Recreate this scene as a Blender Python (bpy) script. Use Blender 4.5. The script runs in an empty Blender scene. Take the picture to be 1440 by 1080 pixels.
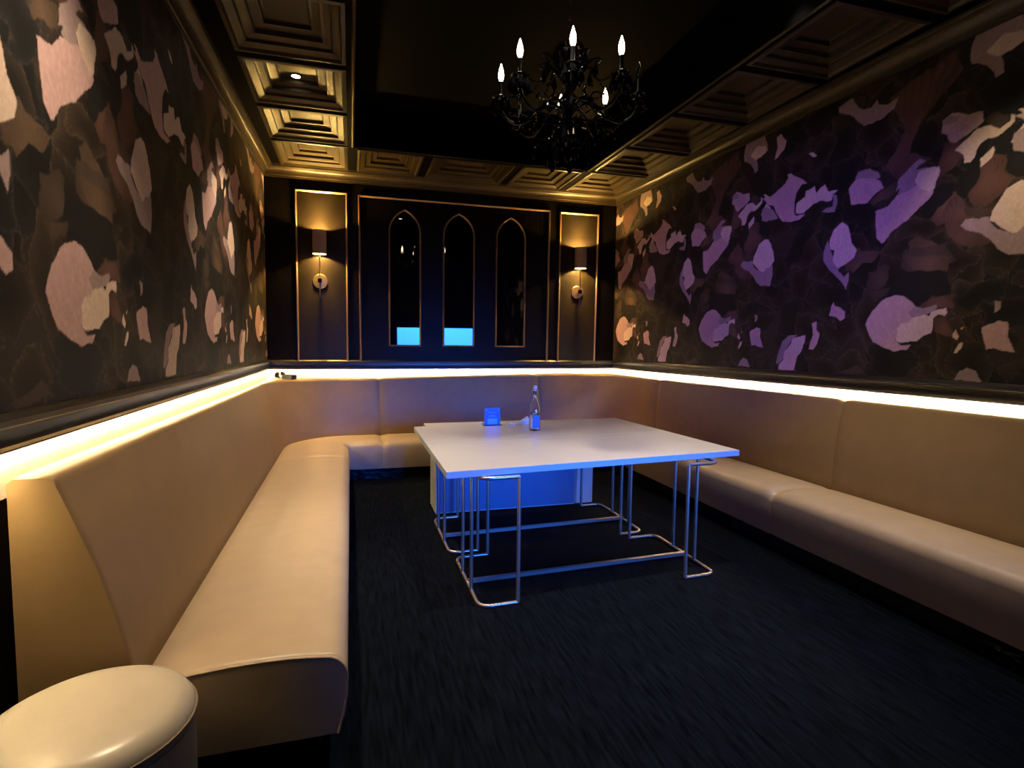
import bpy, bmesh, math, random
import numpy as np
from mathutils import Vector, Matrix
random.seed(7); rng = np.random.default_rng(11)
PI = math.pi
SC = bpy.context.scene
COL = SC.collection

# ------------------------------------------------------------------ helpers
def link(o, parent=None):
    COL.objects.link(o)
    if parent is not None:
        o.parent = parent
    return o

def obj(name, bm, mat=None, parent=None, smooth=None, loc=None):
    """link a bmesh as ONE mesh object; smooth = angle (deg) above which edges stay sharp"""
    bmesh.ops.recalc_face_normals(bm, faces=bm.faces[:])
    me = bpy.data.meshes.new(name)
    bm.to_mesh(me); bm.free()
    if smooth:
        for p in me.polygons: p.use_smooth = True
        me.set_sharp_from_angle(angle=math.radians(smooth))
    if mat is not None:
        for m in (mat if isinstance(mat, (list, tuple)) else [mat]):
            me.materials.append(m)
    o = bpy.data.objects.new(name, me)
    if loc is not None: o.location = loc
    return link(o, parent)

def empty(name, loc=(0, 0, 0), rotz=0.0):
    o = bpy.data.objects.new(name, None)
    o.location = loc; o.rotation_euler = (0, 0, rotz); o.empty_display_size = 0.05
    return link(o)

def tag(o, label, cat, group=None):
    o['label'] = label; o['category'] = cat
    if group: o['group'] = group
    return o

def structure(o, label=None, cat=None):
    o['kind'] = 'structure'
    if label: o['label'] = label
    if cat: o['category'] = cat
    return o

def copy_tree(o, parent=None):
    c = o.copy(); COL.objects.link(c)
    if parent is not None: c.parent = parent
    for ch in list(o.children): copy_tree(ch, c)
    return c

def box(bm, x0, x1, y0, y1, z0, z1, bevel=0.0, seg=2):
    vs = [bm.verts.new(p) for p in ((x0,y0,z0),(x1,y0,z0),(x1,y1,z0),(x0,y1,z0),(x0,y0,z1),(x1,y0,z1),(x1,y1,z1),(x0,y1,z1))]
    fs = [bm.faces.new([vs[i] for i in q]) for q in ((3,2,1,0),(4,5,6,7),(0,1,5,4),(1,2,6,5),(2,3,7,6),(3,0,4,7))]
    if bevel:
        es = list({e for f in fs for e in f.edges})
        bmesh.ops.bevel(bm, geom=es, offset=bevel, segments=seg, affect='EDGES', profile=0.5)
    return bm

def lathe(bm, prof, n=24, c=(0, 0), cap=True, zoff=0.0):
    """prof: list of (r, z) ; revolve round the vertical axis through c"""
    rings = []
    for r, z in prof:
        rings.append([bm.verts.new((c[0] + r*math.cos(2*PI*k/n), c[1] + r*math.sin(2*PI*k/n), z + zoff)) for k in range(n)])
    for a, b in zip(rings[:-1], rings[1:]):
        for k in range(n):
            bm.faces.new((a[k], a[(k+1) % n], b[(k+1) % n], b[k]))
    if cap:
        if prof[0][0] > 1e-5: bm.faces.new(rings[0][::-1])
        if prof[-1][0] > 1e-5: bm.faces.new(rings[-1])
    return bm

def tube(bm, pts, r, n=10, closed=False, cap=True):
    """round bar along a polyline; r is a number or a list"""
    P = [Vector(p) for p in pts]; N = len(P)
    rr = r if isinstance(r, (list, tuple)) else [r]*N
    rings = []; up = None
    for i in range(N):
        if closed: t = (P[(i+1) % N] - P[i-1])
        else: t = P[min(i+1, N-1)] - P[max(i-1, 0)]
        t.normalize()
        if up is None:
            up = Vector((0, 0, 1)) if abs(t.z) < 0.9 else Vector((1, 0, 0))
        s = t.cross(up); s.normalize(); up = s.cross(t); up.normalize()
        rings.append([bm.verts.new(P[i] + (s*math.cos(2*PI*k/n) + up*math.sin(2*PI*k/n))*rr[i]) for k in range(n)])
    m = N if closed else N-1
    for i in range(m):
        a, b = rings[i], rings[(i+1) % N]
        for k in range(n):
            bm.faces.new((a[k], a[(k+1) % n], b[(k+1) % n], b[k]))
    if cap and not closed:
        bm.faces.new(rings[0][::-1]); bm.faces.new(rings[-1])
    return bm

def round_path(pts, rad, seg=6):
    """polyline with its inner corners filleted"""
    P = [Vector(p) for p in pts]; out = [P[0]]
    for a, b, c in zip(P[:-2], P[1:-1], P[2:]):
        u = (a-b).normalized(); v = (c-b).normalized()
        ang = u.angle(v); d = min(rad/math.tan(ang/2), (a-b).length*0.49, (c-b).length*0.49)
        p0, p1 = b+u*d, b+v*d
        for k in range(seg+1):
            t = k/seg
            out.append((1-t)**2*p0 + 2*t*(1-t)*b + t*t*p1)
    out.append(P[-1]); return out

def grid_loft(bm, sections, closed=False, caps=True):
    """loft between equal-length closed sections (lists of 3-D points)"""
    R = [[bm.verts.new(p) for p in s] for s in sections]
    n = len(R[0])
    for a, b in zip(R[:-1], R[1:]):
        for k in range(n):
            try: bm.faces.new((a[k], a[(k+1) % n], b[(k+1) % n], b[k]))
            except ValueError: pass
    if caps:
        bm.faces.new(R[0][::-1]); bm.faces.new(R[-1])
    return bm

def prism(bm, outline, y0, y1):
    """outline in (x, z) extruded along y"""
    a = [bm.verts.new((x, y0, z)) for x, z in outline]; b = [bm.verts.new((x, y1, z)) for x, z in outline]
    n = len(a)
    bm.faces.new(a); bm.faces.new(b[::-1])
    for k in range(n): bm.faces.new((a[k], b[k], b[(k+1) % n], a[(k+1) % n]))
    return bm

# ------------------------------------------------------------------ materials
def mat(name, col=(0.5, 0.5, 0.5), rough=0.5, metal=0.0, **kw):
    m = bpy.data.materials.new(name); m.use_nodes = True
    nt = m.node_tree; b = nt.nodes['Principled BSDF']
    b.inputs['Base Color'].default_value = (*col, 1); b.inputs['Roughness'].default_value = rough; b.inputs['Metallic'].default_value = metal
    for k, v in kw.items(): b.inputs[k].default_value = v
    return m, nt, b

def add_noise(nt, b, scale, detail=4, lo=0.8, hi=1.2, col=(0.5,0.5,0.5), stretch=(1,1,1), bump=0.0, bdist=0.002, rough=None):
    tc = nt.nodes.new('ShaderNodeTexCoord'); mp = nt.nodes.new('ShaderNodeMapping'); mp.inputs['Scale'].default_value = stretch
    nt.links.new(tc.outputs['Object'], mp.inputs['Vector'])
    nz = nt.nodes.new('ShaderNodeTexNoise'); nz.inputs['Scale'].default_value = scale; nz.inputs['Detail'].default_value = detail
    nt.links.new(mp.outputs['Vector'], nz.inputs['Vector'])
    cr = nt.nodes.new('ShaderNodeValToRGB')
    cr.color_ramp.elements[0].position = 0.3; cr.color_ramp.elements[1].position = 0.7
    cr.color_ramp.elements[0].color = (*[c*lo for c in col], 1); cr.color_ramp.elements[1].color = (*[c*hi for c in col], 1)
    nt.links.new(nz.outputs['Fac'], cr.inputs['Fac']); nt.links.new(cr.outputs['Color'], b.inputs['Base Color'])
    if bump:
        bp = nt.nodes.new('ShaderNodeBump'); bp.inputs['Strength'].default_value = bump; bp.inputs['Distance'].default_value = bdist
        nt.links.new(nz.outputs['Fac'], bp.inputs['Height']); nt.links.new(bp.outputs['Normal'], b.inputs['Normal'])
    if rough:
        mr = nt.nodes.new('ShaderNodeMapRange'); mr.inputs['To Min'].default_value = rough[0]; mr.inputs['To Max'].default_value = rough[1]
        nt.links.new(nz.outputs['Fac'], mr.inputs['Value']); nt.links.new(mr.outputs['Result'], b.inputs['Roughness'])
    return nz

def emit_mat(name, col, strength):
    m = bpy.data.materials.new(name); m.use_nodes = True; nt = m.node_tree
    nt.nodes.remove(nt.nodes['Principled BSDF'])
    e = nt.nodes.new('ShaderNodeEmission'); e.inputs['Color'].default_value = (*col, 1); e.inputs['Strength'].default_value = strength
    nt.links.new(e.outputs['Emission'], nt.nodes['Material Output'].inputs['Surface'])
    return m

M = {}
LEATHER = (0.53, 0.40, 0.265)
LEATHER_SHADED = (0.28, 0.180, 0.088)  # same leather as the seats, darkened to put the backrests' shade in
for key, nm, c_ in (('leather', 'beige_seat_leather', LEATHER), ('leather_shaded', 'shaded_back_leather', LEATHER_SHADED)):
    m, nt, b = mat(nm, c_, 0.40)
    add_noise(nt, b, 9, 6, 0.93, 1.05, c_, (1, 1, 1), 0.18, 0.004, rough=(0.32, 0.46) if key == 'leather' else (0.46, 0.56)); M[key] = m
m, nt, b = mat('cream_leather', (0.62, 0.55, 0.44), 0.3)
add_noise(nt, b, 7, 5, 0.94, 1.04, (0.62, 0.55, 0.44), (1, 1, 1), 0.08, 0.003); M['stool'] = m
M['thread'] = mat('stitched_piping', (0.33, 0.24, 0.16), 0.5)[0]
# patent black plinth with a rippled gloss
m, nt, b = mat('black_gloss_plinth', (0.004, 0.004, 0.005), 0.34, **{'Specular IOR Level': 0.25})
add_noise(nt, b, 14, 5, 0.6, 1.3, (0.004, 0.004, 0.005), (1, 1, 1.5), 0.7, 0.02); M['plinth'] = m
m, nt, b = mat('black_wall_paint', (0.0055, 0.0042, 0.0034), 0.42)
add_noise(nt, b, 6, 4, 0.85, 1.15, (0.0055, 0.0042, 0.0034), bump=0.05); b.inputs['Specular IOR Level'].default_value = 0.06; M['blackwall'] = m
m, nt, b = mat('dark_panel_paint', (0.014, 0.0095, 0.005), 0.45); b.inputs['Specular IOR Level'].default_value = 0.2; M['panelfield'] = m
m, nt, b = mat('black_ceiling_paint', (0.0014, 0.0013, 0.0013), 0.7)
add_noise(nt, b, 30, 4, 0.8, 1.2, (0.0014, 0.0013, 0.0013), bump=0.06); b.inputs['Specular IOR Level'].default_value = 0.03; M['ceil'] = m
m, nt, b = mat('dark_bronze_coffer_paint', (0.028, 0.0185, 0.006), 0.40)
add_noise(nt, b, 40, 4, 0.85, 1.15, (0.028, 0.0185, 0.006), bump=0.05); M['coffer'] = m
m, nt, b = mat('black_trim_paint', (0.010, 0.009, 0.009), 0.35)
M['trim'] = m
m, nt, b = mat('antique_gold_moulding', (0.50, 0.34, 0.19), 0.38, 0.85); M['gold'] = m
m, nt, b = mat('aged_brass', (0.80, 0.60, 0.30), 0.28, 1.0); M['brass'] = m
m, nt, b = mat('black_glass_mirror', (0.002, 0.002, 0.003), 0.012, **{'IOR': 1.62}); M['mirror'] = m
# carpet : streaky navy black plank carpet
m, nt, b = mat('navy_streak_carpet', (0.012, 0.016, 0.026), 0.95)
add_noise(nt, b, 26, 8, 0.35, 2.0, (0.0024, 0.0036, 0.0062), (2.2, 0.22, 1), 0.5, 0.004)
b.inputs['Specular IOR Level'].default_value = 0.04; M['carpet'] = m
m, nt, b = mat('white_laminate', (0.70, 0.66, 0.60), 0.22)
add_noise(nt, b, 3, 4, 0.97, 1.02, (0.70, 0.66, 0.60), rough=(0.2, 0.3)); M['laminate'] = m
m, nt, b = mat('blue_lit_edge_band', (0.38, 0.50, 0.56), 0.4); M['edge'] = m  # the screen's blue light is partly put into this edge colour
m, nt, b = mat('champagne_steel', (0.58, 0.47, 0.36), 0.34, 0.9); M['steel'] = m
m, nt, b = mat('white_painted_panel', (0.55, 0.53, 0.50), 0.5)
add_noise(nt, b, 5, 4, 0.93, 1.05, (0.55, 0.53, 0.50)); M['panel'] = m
m, nt, b = mat('blue_lit_panel', (0.07, 0.12, 0.22), 0.5); M['panel_bluelit'] = m  # blue screen light painted into the white console's front
m, nt, b = mat('white_band_paint', (0.72, 0.70, 0.62), 0.55)
add_noise(nt, b, 22, 6, 0.86, 1.06, (0.72, 0.70, 0.62), (1, 0.5, 1), 0.3, 0.004); M['band'] = m
m, nt, b = mat('black_crystal', (0.003, 0.003, 0.004), 0.03, 0.0); b.inputs['Specular IOR Level'].default_value = 0.3; M['crystal'] = m
m, nt, b = mat('black_lacquer_metal', (0.008, 0.008, 0.009), 0.25); M['lacquer'] = m
m, nt, b = mat('lamp_shade_fabric', (0.30, 0.21, 0.18), 0.8)
add_noise(nt, b, 60, 3, 0.85, 1.1, (0.30, 0.21, 0.18)); M['shade'] = m
m, nt, b = mat('shade_white_lining', (0.85, 0.78, 0.62), 0.7); M['lining'] = m
m, nt, b = mat('clear_glass', (1, 1, 1), 0.02); b.inputs['Transmission Weight'].default_value = 1.0; b.inputs['IOR'].default_value = 1.45; M['glass'] = m
m, nt, b = mat('clear_water', (0.97, 0.97, 0.98), 0.0); b.inputs['Transmission Weight'].default_value = 1.0; b.inputs['IOR'].default_value = 1.33; M['water'] = m
m, nt, b = mat('bluish_print', (0.02, 0.06, 0.42), 0.35); M['bluecard'] = m
m, nt, b = mat('pale_blue_print', (0.10, 0.33, 0.80), 0.35); M['bluelabel'] = m
m, nt, b = mat('white_paper', (0.8, 0.8, 0.8), 0.8); M['paper'] = m
m, nt, b = mat('black_plastic', (0.012, 0.013, 0.012), 0.4); M['plastic'] = m
m, nt, b = mat('grey_metal', (0.4, 0.4, 0.4), 0.35, 0.9); M['greymetal'] = m
# ------------------------------------------------------------------ lamps of the room, plus one added blue lamp
EXPOSURE = 0.0
POW = dict(sconce_up=1550.0, sconce_down=1150.0, d1=270.0, d2=255.0, d3=115.0, cone=84, d4=275.0, d5=200.0, cone4=58, screen=30.0, spread=34, spot=1100.0)
LEDS = dict(l=290, b=240, r=380)
EM = dict(sconce=emit_mat('sconce_bulb', (1.0, 0.75, 0.35), 30.0), down=emit_mat('downlight_lens', (1.0, 0.85, 0.6), 25.0),
          candle=emit_mat('candle_bulb', (1.0, 0.80, 0.52), 24.0), screen=emit_mat('screen_picture', (0.03, 0.13, 0.50), 0.35))

# wallpaper petals: tone, outline in (metres along the repeat, height)
PETALS = [
 ('T', [(-0.238,2.158),(-0.147,2.218),(-0.109,2.183),(-0.011,2.175),(0.035,2.153),(-0.008,2.127),(-0.249,2.05)]),
 ('T', [(-0.053,2.527),(0.036,2.579),(0.126,2.616),(0.113,2.525),(0.077,2.503),(0.006,2.511),(-0.042,2.49)]),
 ('B', [(0.374,2.502),(0.521,2.449),(0.569,2.409),(0.586,2.32),(0.418,2.265),(0.357,2.332)]),
 ('B', [(0.598,2.43),(0.657,2.604),(0.763,2.655),(0.769,2.567),(0.836,2.46),(0.689,2.37),(0.633,2.379)]),
 ('B', [(0.445,2.759),(0.505,2.771),(0.548,2.712),(0.555,2.648),(0.401,2.553),(0.404,2.641)]),
 ('T', [(0.237,2.187),(0.334,2.218),(0.387,2.185),(0.45,2.118),(0.508,2.07),(0.502,2.011),(0.416,2.018),(0.326,2.032),(0.253,2.038),(0.24,2.119)]),
 ('T', [(0.448,2.329),(0.579,2.375),(0.599,2.312),(0.73,2.19),(0.753,2.115),(0.692,2.113),(0.583,2.163),(0.524,2.226)]),
 ('T', [(-0.245,2.09),(-0.012,2.169),(0.016,2.13),(-0.036,2.089),(-0.111,2.086),(-0.185,2.044),(-0.208,2.081)]),
 ('D', [(-0.05,2.025),(0.103,2.067),(0.126,2.029),(0.089,1.929),(0.026,1.894),(-0.057,1.878)]),
 ('D', [(-0.041,1.877),(0.133,1.916),(0.109,1.862),(-0.014,1.824)]),
 ('D', [(0.372,1.814),(0.484,1.839),(0.588,1.81),(0.545,1.788),(0.367,1.768)]),
 ('B', [(1.99,3.19),(2.395,3.316),(2.477,3.195),(2.215,2.972),(2.148,2.784),(2.317,2.685),(2.085,2.622),(1.975,2.732),(2.124,2.941)]),
 ('D', [(2.149,2.145),(2.407,2.148),(2.506,2.037),(2.277,1.962),(2.134,2.028)]),
 ('B', [(0.432,2.359),(0.486,2.415),(0.542,2.411),(0.565,2.33),(0.613,2.283),(0.561,2.255),(0.591,2.212),(0.673,2.169),(0.736,2.103),(0.634,2.101),(0.561,2.122),(0.492,2.181),(0.458,2.266)]),
 ('B', [(0.642,2.553),(0.726,2.609),(0.775,2.599),(0.78,2.523),(0.824,2.449),(0.789,2.397),(0.751,2.362),(0.688,2.322),(0.635,2.343),(0.604,2.415),(0.642,2.498)]),
 ('D', [(0.66,2.846),(0.717,2.861),(0.776,2.812),(0.771,2.771),(0.74,2.76),(0.671,2.806)]),
 ('D', [(0.565,2.33),(0.645,2.332),(0.722,2.315),(0.76,2.351),(0.724,2.287),(0.675,2.265),(0.613,2.283)]),
 ('K', [(0.522,2.425),(0.534,2.517),(0.567,2.565),(0.609,2.599),(0.643,2.608),(0.642,2.489),(0.571,2.386)]),
 ('K', [(0.713,2.685),(0.758,2.732),(0.835,2.739),(0.817,2.659),(0.766,2.606),(0.723,2.646)]),
 ('K', [(0.777,2.568),(0.813,2.618),(0.866,2.609),(0.917,2.517),(0.893,2.439),(0.831,2.465),(0.789,2.511)]),
 ('K', [(0.329,2.411),(0.366,2.473),(0.432,2.515),(0.516,2.513),(0.503,2.44),(0.43,2.399),(0.356,2.325),(0.314,2.334)]),
 ('T', [(0.22,2.103),(0.502,2.063),(0.508,1.973),(0.436,1.977),(0.368,1.985),(0.298,2.002),(0.241,2.056)]),
 ('K', [(0.115,1.847),(0.137,1.944),(0.181,1.993),(0.281,1.999),(0.36,1.982),(0.452,1.98),(0.509,1.957),(0.527,1.817),(0.413,1.817),(0.331,1.78),(0.219,1.848)]),
 ('B', [(0.332,1.762),(0.397,1.805),(0.479,1.812),(0.545,1.775),(0.563,1.733),(0.517,1.727),(0.454,1.771),(0.367,1.748)]),
 ('B', [(0.444,1.672),(0.504,1.683),(0.549,1.604),(0.583,1.554),(0.528,1.563),(0.434,1.58)]),
 ('P', [(0.172,1.847),(0.229,1.834),(0.277,1.796),(0.31,1.759),(0.367,1.748),(0.454,1.771),(0.466,1.751),(0.433,1.715),(0.37,1.709),(0.302,1.677),(0.278,1.643),(0.207,1.609),(0.193,1.537),(0.233,1.502),(0.3,1.507),(0.271,1.474),(0.197,1.467),(0.1,1.482),(0.021,1.528),(-0.025,1.603),(-0.037,1.651),(0.002,1.744),(0.058,1.81),(0.115,1.838)]),
 ('M', [(0.31,1.759),(0.367,1.748),(0.454,1.771),(0.466,1.751),(0.421,1.707),(0.37,1.709),(0.302,1.677),(0.264,1.722)]),
 ('C', [(0.197,1.614),(0.236,1.653),(0.277,1.652),(0.297,1.686),(0.379,1.709),(0.414,1.69),(0.436,1.723),(0.476,1.739),(0.513,1.732),(0.519,1.703),(0.508,1.687),(0.471,1.696),(0.444,1.672),(0.432,1.605),(0.421,1.576),(0.38,1.568),(0.339,1.533),(0.277,1.524),(0.222,1.52),(0.195,1.537)]),
 ('C', [(0.555,1.571),(0.572,1.603),(0.594,1.571),(0.588,1.542)]),
 ('C', [(0.574,1.465),(0.601,1.522),(0.623,1.526),(0.614,1.49),(0.59,1.461)]),
 ('C', [(0.598,1.619),(0.62,1.626),(0.61,1.611)]),
 ('P', [(0.725,1.616),(0.807,1.653),(0.854,1.644),(0.863,1.613),(0.856,1.569),(0.875,1.524),(0.902,1.468),(0.839,1.474),(0.798,1.489),(0.753,1.483),(0.735,1.538)]),
 ('M', [(0.78,1.699),(0.785,1.775),(0.819,1.765),(0.809,1.721)]),
 ('M', [(0.59,1.29),(0.621,1.345),(0.656,1.372),(0.701,1.357),(0.742,1.289)]),
 ('M', [(0.14,2.527),(0.169,2.593),(0.24,2.651),(0.313,2.651),(0.355,2.634),(0.264,2.609),(0.258,2.55),(0.195,2.524)]),
 ('P', [(-0.018,2.445),(0.076,2.457),(0.14,2.522),(0.195,2.524),(0.257,2.555),(0.326,2.532),(0.385,2.478),(0.348,2.437),(0.289,2.4),(0.229,2.341),(0.122,2.288),(0.045,2.215),(0.006,2.265),(-0.007,2.366)]),
 ('C', [(0.255,2.591),(0.283,2.634),(0.35,2.636),(0.409,2.638),(0.416,2.607),(0.391,2.536),(0.384,2.498),(0.355,2.475),(0.301,2.529),(0.268,2.557)]),
 ('M', [(-0.2,2.712),(-0.165,2.764),(-0.076,2.761),(-0.012,2.716),(0.005,2.668),(-0.121,2.691)]),
 ('P', [(-0.243,2.654),(-0.2,2.706),(-0.122,2.702),(-0.046,2.682),(0.007,2.646),(0.032,2.591),(-0.026,2.567),(-0.085,2.526),(-0.222,2.54)]),
 ('P', [(0.41,2.832),(0.414,2.917),(0.468,2.95),(0.506,2.936),(0.554,2.895),(0.641,2.88),(0.649,2.823),(0.604,2.794),(0.544,2.768),(0.505,2.748),(0.472,2.759),(0.45,2.809)]),
 ('M', [(0.414,2.917),(0.45,2.942),(0.508,2.912),(0.492,2.875),(0.416,2.878)]),
 ('C', [(0.499,2.703),(0.555,2.746),(0.613,2.791),(0.689,2.791),(0.74,2.755),(0.786,2.774),(0.788,2.808),(0.808,2.801),(0.81,2.765),(0.788,2.743),(0.727,2.716),(0.685,2.725),(0.645,2.698),(0.616,2.625),(0.591,2.6),(0.555,2.61),(0.552,2.653)]),
 ('C', [(0.643,2.608),(0.691,2.647),(0.717,2.674),(0.723,2.646),(0.718,2.612),(0.646,2.556)]),
 ('C', [(0.809,2.662),(0.823,2.692),(0.857,2.74),(0.912,2.695),(0.918,2.601),(0.867,2.605),(0.835,2.619)]),
 ('C', [(0.821,2.826),(0.852,2.823),(0.898,2.788),(0.854,2.788)]),
 ('M', [(0.557,2.246),(0.587,2.274),(0.658,2.264),(0.716,2.27),(0.728,2.223),(0.772,2.178),(0.853,2.141),(0.896,2.181),(0.958,2.237),(0.981,2.106),(0.945,2.01),(0.908,2.015),(0.822,2.027),(0.772,2.062),(0.735,2.122),(0.672,2.178),(0.591,2.212)]),
 ('C', [(0.723,2.242),(0.731,2.294),(0.768,2.349),(0.796,2.404),(0.849,2.43),(0.902,2.42),(0.974,2.317),(0.98,2.232),(0.933,2.174),(0.896,2.177),(0.861,2.14),(0.813,2.162),(0.779,2.195)]),
 ('M', [(-0.374,3.295),(-0.292,3.309),(-0.253,3.311),(-0.237,3.265),(-0.168,3.205),(-0.104,3.187),(-0.058,3.223),(-0.043,3.185),(0.017,3.162),(0.107,3.179),(0.077,3.123),(-0.024,3.076),(-0.16,3.083),(-0.244,3.178),(-0.371,3.259)]),
 ('M', [(0.546,3.279),(0.582,3.371),(0.721,3.374),(0.815,3.345),(0.86,3.211),(0.717,3.157),(0.742,3.061),(0.704,3.05),(0.648,3.145),(0.563,3.195)]),
 ('C', [(0.633,3.216),(0.727,3.277),(0.817,3.263),(0.843,3.21),(0.772,3.172),(0.697,3.166)]),
 ('P', [(-1.139,2.795),(-1.043,2.789),(-0.969,2.822),(-0.882,2.855),(-0.848,2.901),(-0.858,2.936),(-0.814,2.929),(-0.77,2.89),(-0.642,2.814),(-0.696,2.807),(-0.747,2.757),(-0.764,2.686),(-0.765,2.6),(-0.749,2.564),(-0.653,2.56),(-0.705,2.523),(-0.803,2.523),(-0.891,2.549),(-0.956,2.629),(-1.007,2.708),(-1.07,2.722)]),
 ('C', [(-0.751,2.597),(-0.742,2.67),(-0.662,2.704),(-0.652,2.754),(-0.567,2.759),(-0.544,2.697),(-0.508,2.728),(-0.472,2.744),(-0.432,2.694),(-0.347,2.678),(-0.381,2.657),(-0.402,2.613),(-0.438,2.611),(-0.477,2.635),(-0.565,2.63),(-0.615,2.599),(-0.667,2.568),(-0.736,2.578)]),
 ('M', [(-1.135,2.609),(-1.133,2.701),(-1.086,2.714),(-0.988,2.653),(-0.938,2.581),(-1.078,2.586)]),
 ('M', [(-0.477,2.544),(-0.448,2.563),(-0.381,2.568),(-0.387,2.659),(-0.351,2.64),(-0.346,2.57),(-0.372,2.516)]),
 ('M', [(-0.451,2.229),(-0.413,2.314),(-0.39,2.24),(-0.336,2.153),(-0.285,2.087),(-0.307,2.07),(-0.307,2.07),(-0.257,2.015),(-0.214,2.049),(-0.21,1.98),(-0.228,1.914),(-0.272,1.977),(-0.341,2.043),(-0.453,2.168)]),
 ('C', [(-0.39,2.24),(-0.395,2.311),(-0.351,2.384),(-0.296,2.427),(-0.248,2.394),(-0.21,2.329),(-0.199,2.25),(-0.157,2.191),(-0.176,2.141),(-0.24,2.101),(-0.303,2.089),(-0.36,2.156),(-0.341,2.218)]),
 ('C', [(-0.651,3.045),(-0.605,3.041),(-0.557,3.001),(-0.602,2.999)]),
 ('P', [(-0.997,3.274),(-0.938,3.287),(-0.891,3.228),(-0.901,3.155),(-0.971,3.1),(-1.009,3.094),(-0.977,3.19)]),
 ('P', [(-0.354,1.724),(-0.347,1.801),(-0.332,1.829),(-0.318,1.794),(-0.267,1.782),(-0.221,1.747),(-0.224,1.7),(-0.261,1.692),(-0.296,1.717)]),
 ('P', [(-0.535,1.459),(-0.511,1.57),(-0.523,1.671),(-0.481,1.679),(-0.477,1.62),(-0.444,1.58),(-0.458,1.52),(-0.491,1.46)]),
 ('M', [(-0.884,1.333),(-0.849,1.464),(-0.825,1.529),(-0.759,1.582),(-0.665,1.587),(-0.728,1.529),(-0.779,1.466),(-0.801,1.38),(-0.855,1.335)]),
 ('C', [(-0.851,1.281),(-0.847,1.324),(-0.8,1.369),(-0.791,1.444),(-0.727,1.508),(-0.703,1.561),(-0.586,1.571),(-0.583,1.52),(-0.617,1.448),(-0.653,1.405),(-0.664,1.363),(-0.679,1.284)]),
 ('D', [(-0.302,1.28),(-0.183,1.325),(-0.11,1.347),(-0.004,1.289)]),
 ('M', [(0.132,2.627),(0.28,2.717),(0.329,2.693),(0.286,2.675),(0.253,2.639),(0.26,2.611),(0.21,2.6),(0.189,2.574),(0.143,2.561),(0.124,2.547)]),
]
# ------------------------------------------------------------------ camera (a phone held at standing height at the open end of the booth)
F_PX, YAW, PITCH, ROLL = 785.645, 0.280531, -0.0762842, 0.01165345
CAM = Vector((0.0, 0.0, 1.5))
fw = Vector((math.sin(YAW)*math.cos(PITCH), math.cos(YAW)*math.cos(PITCH), math.sin(PITCH)))
rt = Vector((math.cos(YAW), -math.sin(YAW), 0)); upv = rt.cross(fw)
r2 = rt*math.cos(ROLL) + upv*math.sin(ROLL); u2 = -rt*math.sin(ROLL) + upv*math.cos(ROLL)
cam = bpy.data.cameras.new('camera'); cam.sensor_width = 36; cam.sensor_fit = 'HORIZONTAL'; cam.lens = F_PX*36/1440
cam.clip_start = 0.02
co = bpy.data.objects.new('camera', cam); COL.objects.link(co)
mw = Matrix((r2, u2, -fw)).transposed().to_4x4(); mw.translation = CAM
co.matrix_world = mw; SC.camera = co

# ------------------------------------------------------------------ room numbers
YB, YF = 7.05, -1.30                  # back wall, front wall (behind the camera)
ZC = 3.47                             # underside of the coffered border
def XL(y): return -0.94 - (YB-y)*0.0115
def XR(y): return 3.48 + (YB-y)*0.0258
ZTOP = ZC + 0.16
ZTRAY = 3.86                          # the black tray in the middle of the ceiling

# ------------------------------------------------------------------ wallpaper : painted petals, one repeat, sampled on both side walls
TW, TZ0, TZ1 = 1.95, 1.14, 3.56
NX, NZ = 520, 645
def blob_noise(nx, nz, cell, seed):
    """tileable (in x) smooth value noise"""
    r = np.random.default_rng(seed); cx = max(2, int(round(TW/cell))); cz = int((TZ1-TZ0)/cell)+3
    g = r.random((cz, cx))
    X = np.arange(nx)/nx*cx; Z = np.arange(nz)/nz*((TZ1-TZ0)/cell)
    x0 = np.floor(X).astype(int); z0 = np.floor(Z).astype(int); fx = X-x0; fz = Z-z0
    fx = fx*fx*(3-2*fx); fz = fz*fz*(3-2*fz)
    a = g[z0][:, x0 % cx]*(1-fx) + g[z0][:, (x0+1) % cx]*fx
    c = g[z0+1][:, x0 % cx]*(1-fx) + g[z0+1][:, (x0+1) % cx]*fx
    return a*(1-fz)[:, None] + c*fz[:, None]
UU, ZZ = np.meshgrid((np.arange(NX)+0.5)/NX*TW, TZ0 + (np.arange(NZ)+0.5)/NZ*(TZ1-TZ0))
wx = (blob_noise(NX, NZ, 0.09, 1)-0.5)*0.030 + (blob_noise(NX, NZ, 0.03, 2)-0.5)*0.012
wz = (blob_noise(NX, NZ, 0.09, 3)-0.5)*0.030 + (blob_noise(NX, NZ, 0.03, 4)-0.5)*0.012
fine = blob_noise(NX, NZ, 0.014, 5); midn = blob_noise(NX, NZ, 0.10, 6); big = blob_noise(NX, NZ, 0.4, 8)
img = np.zeros((NZ, NX, 3)); img[:] = np.array((0.022, 0.016, 0.014))
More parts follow.
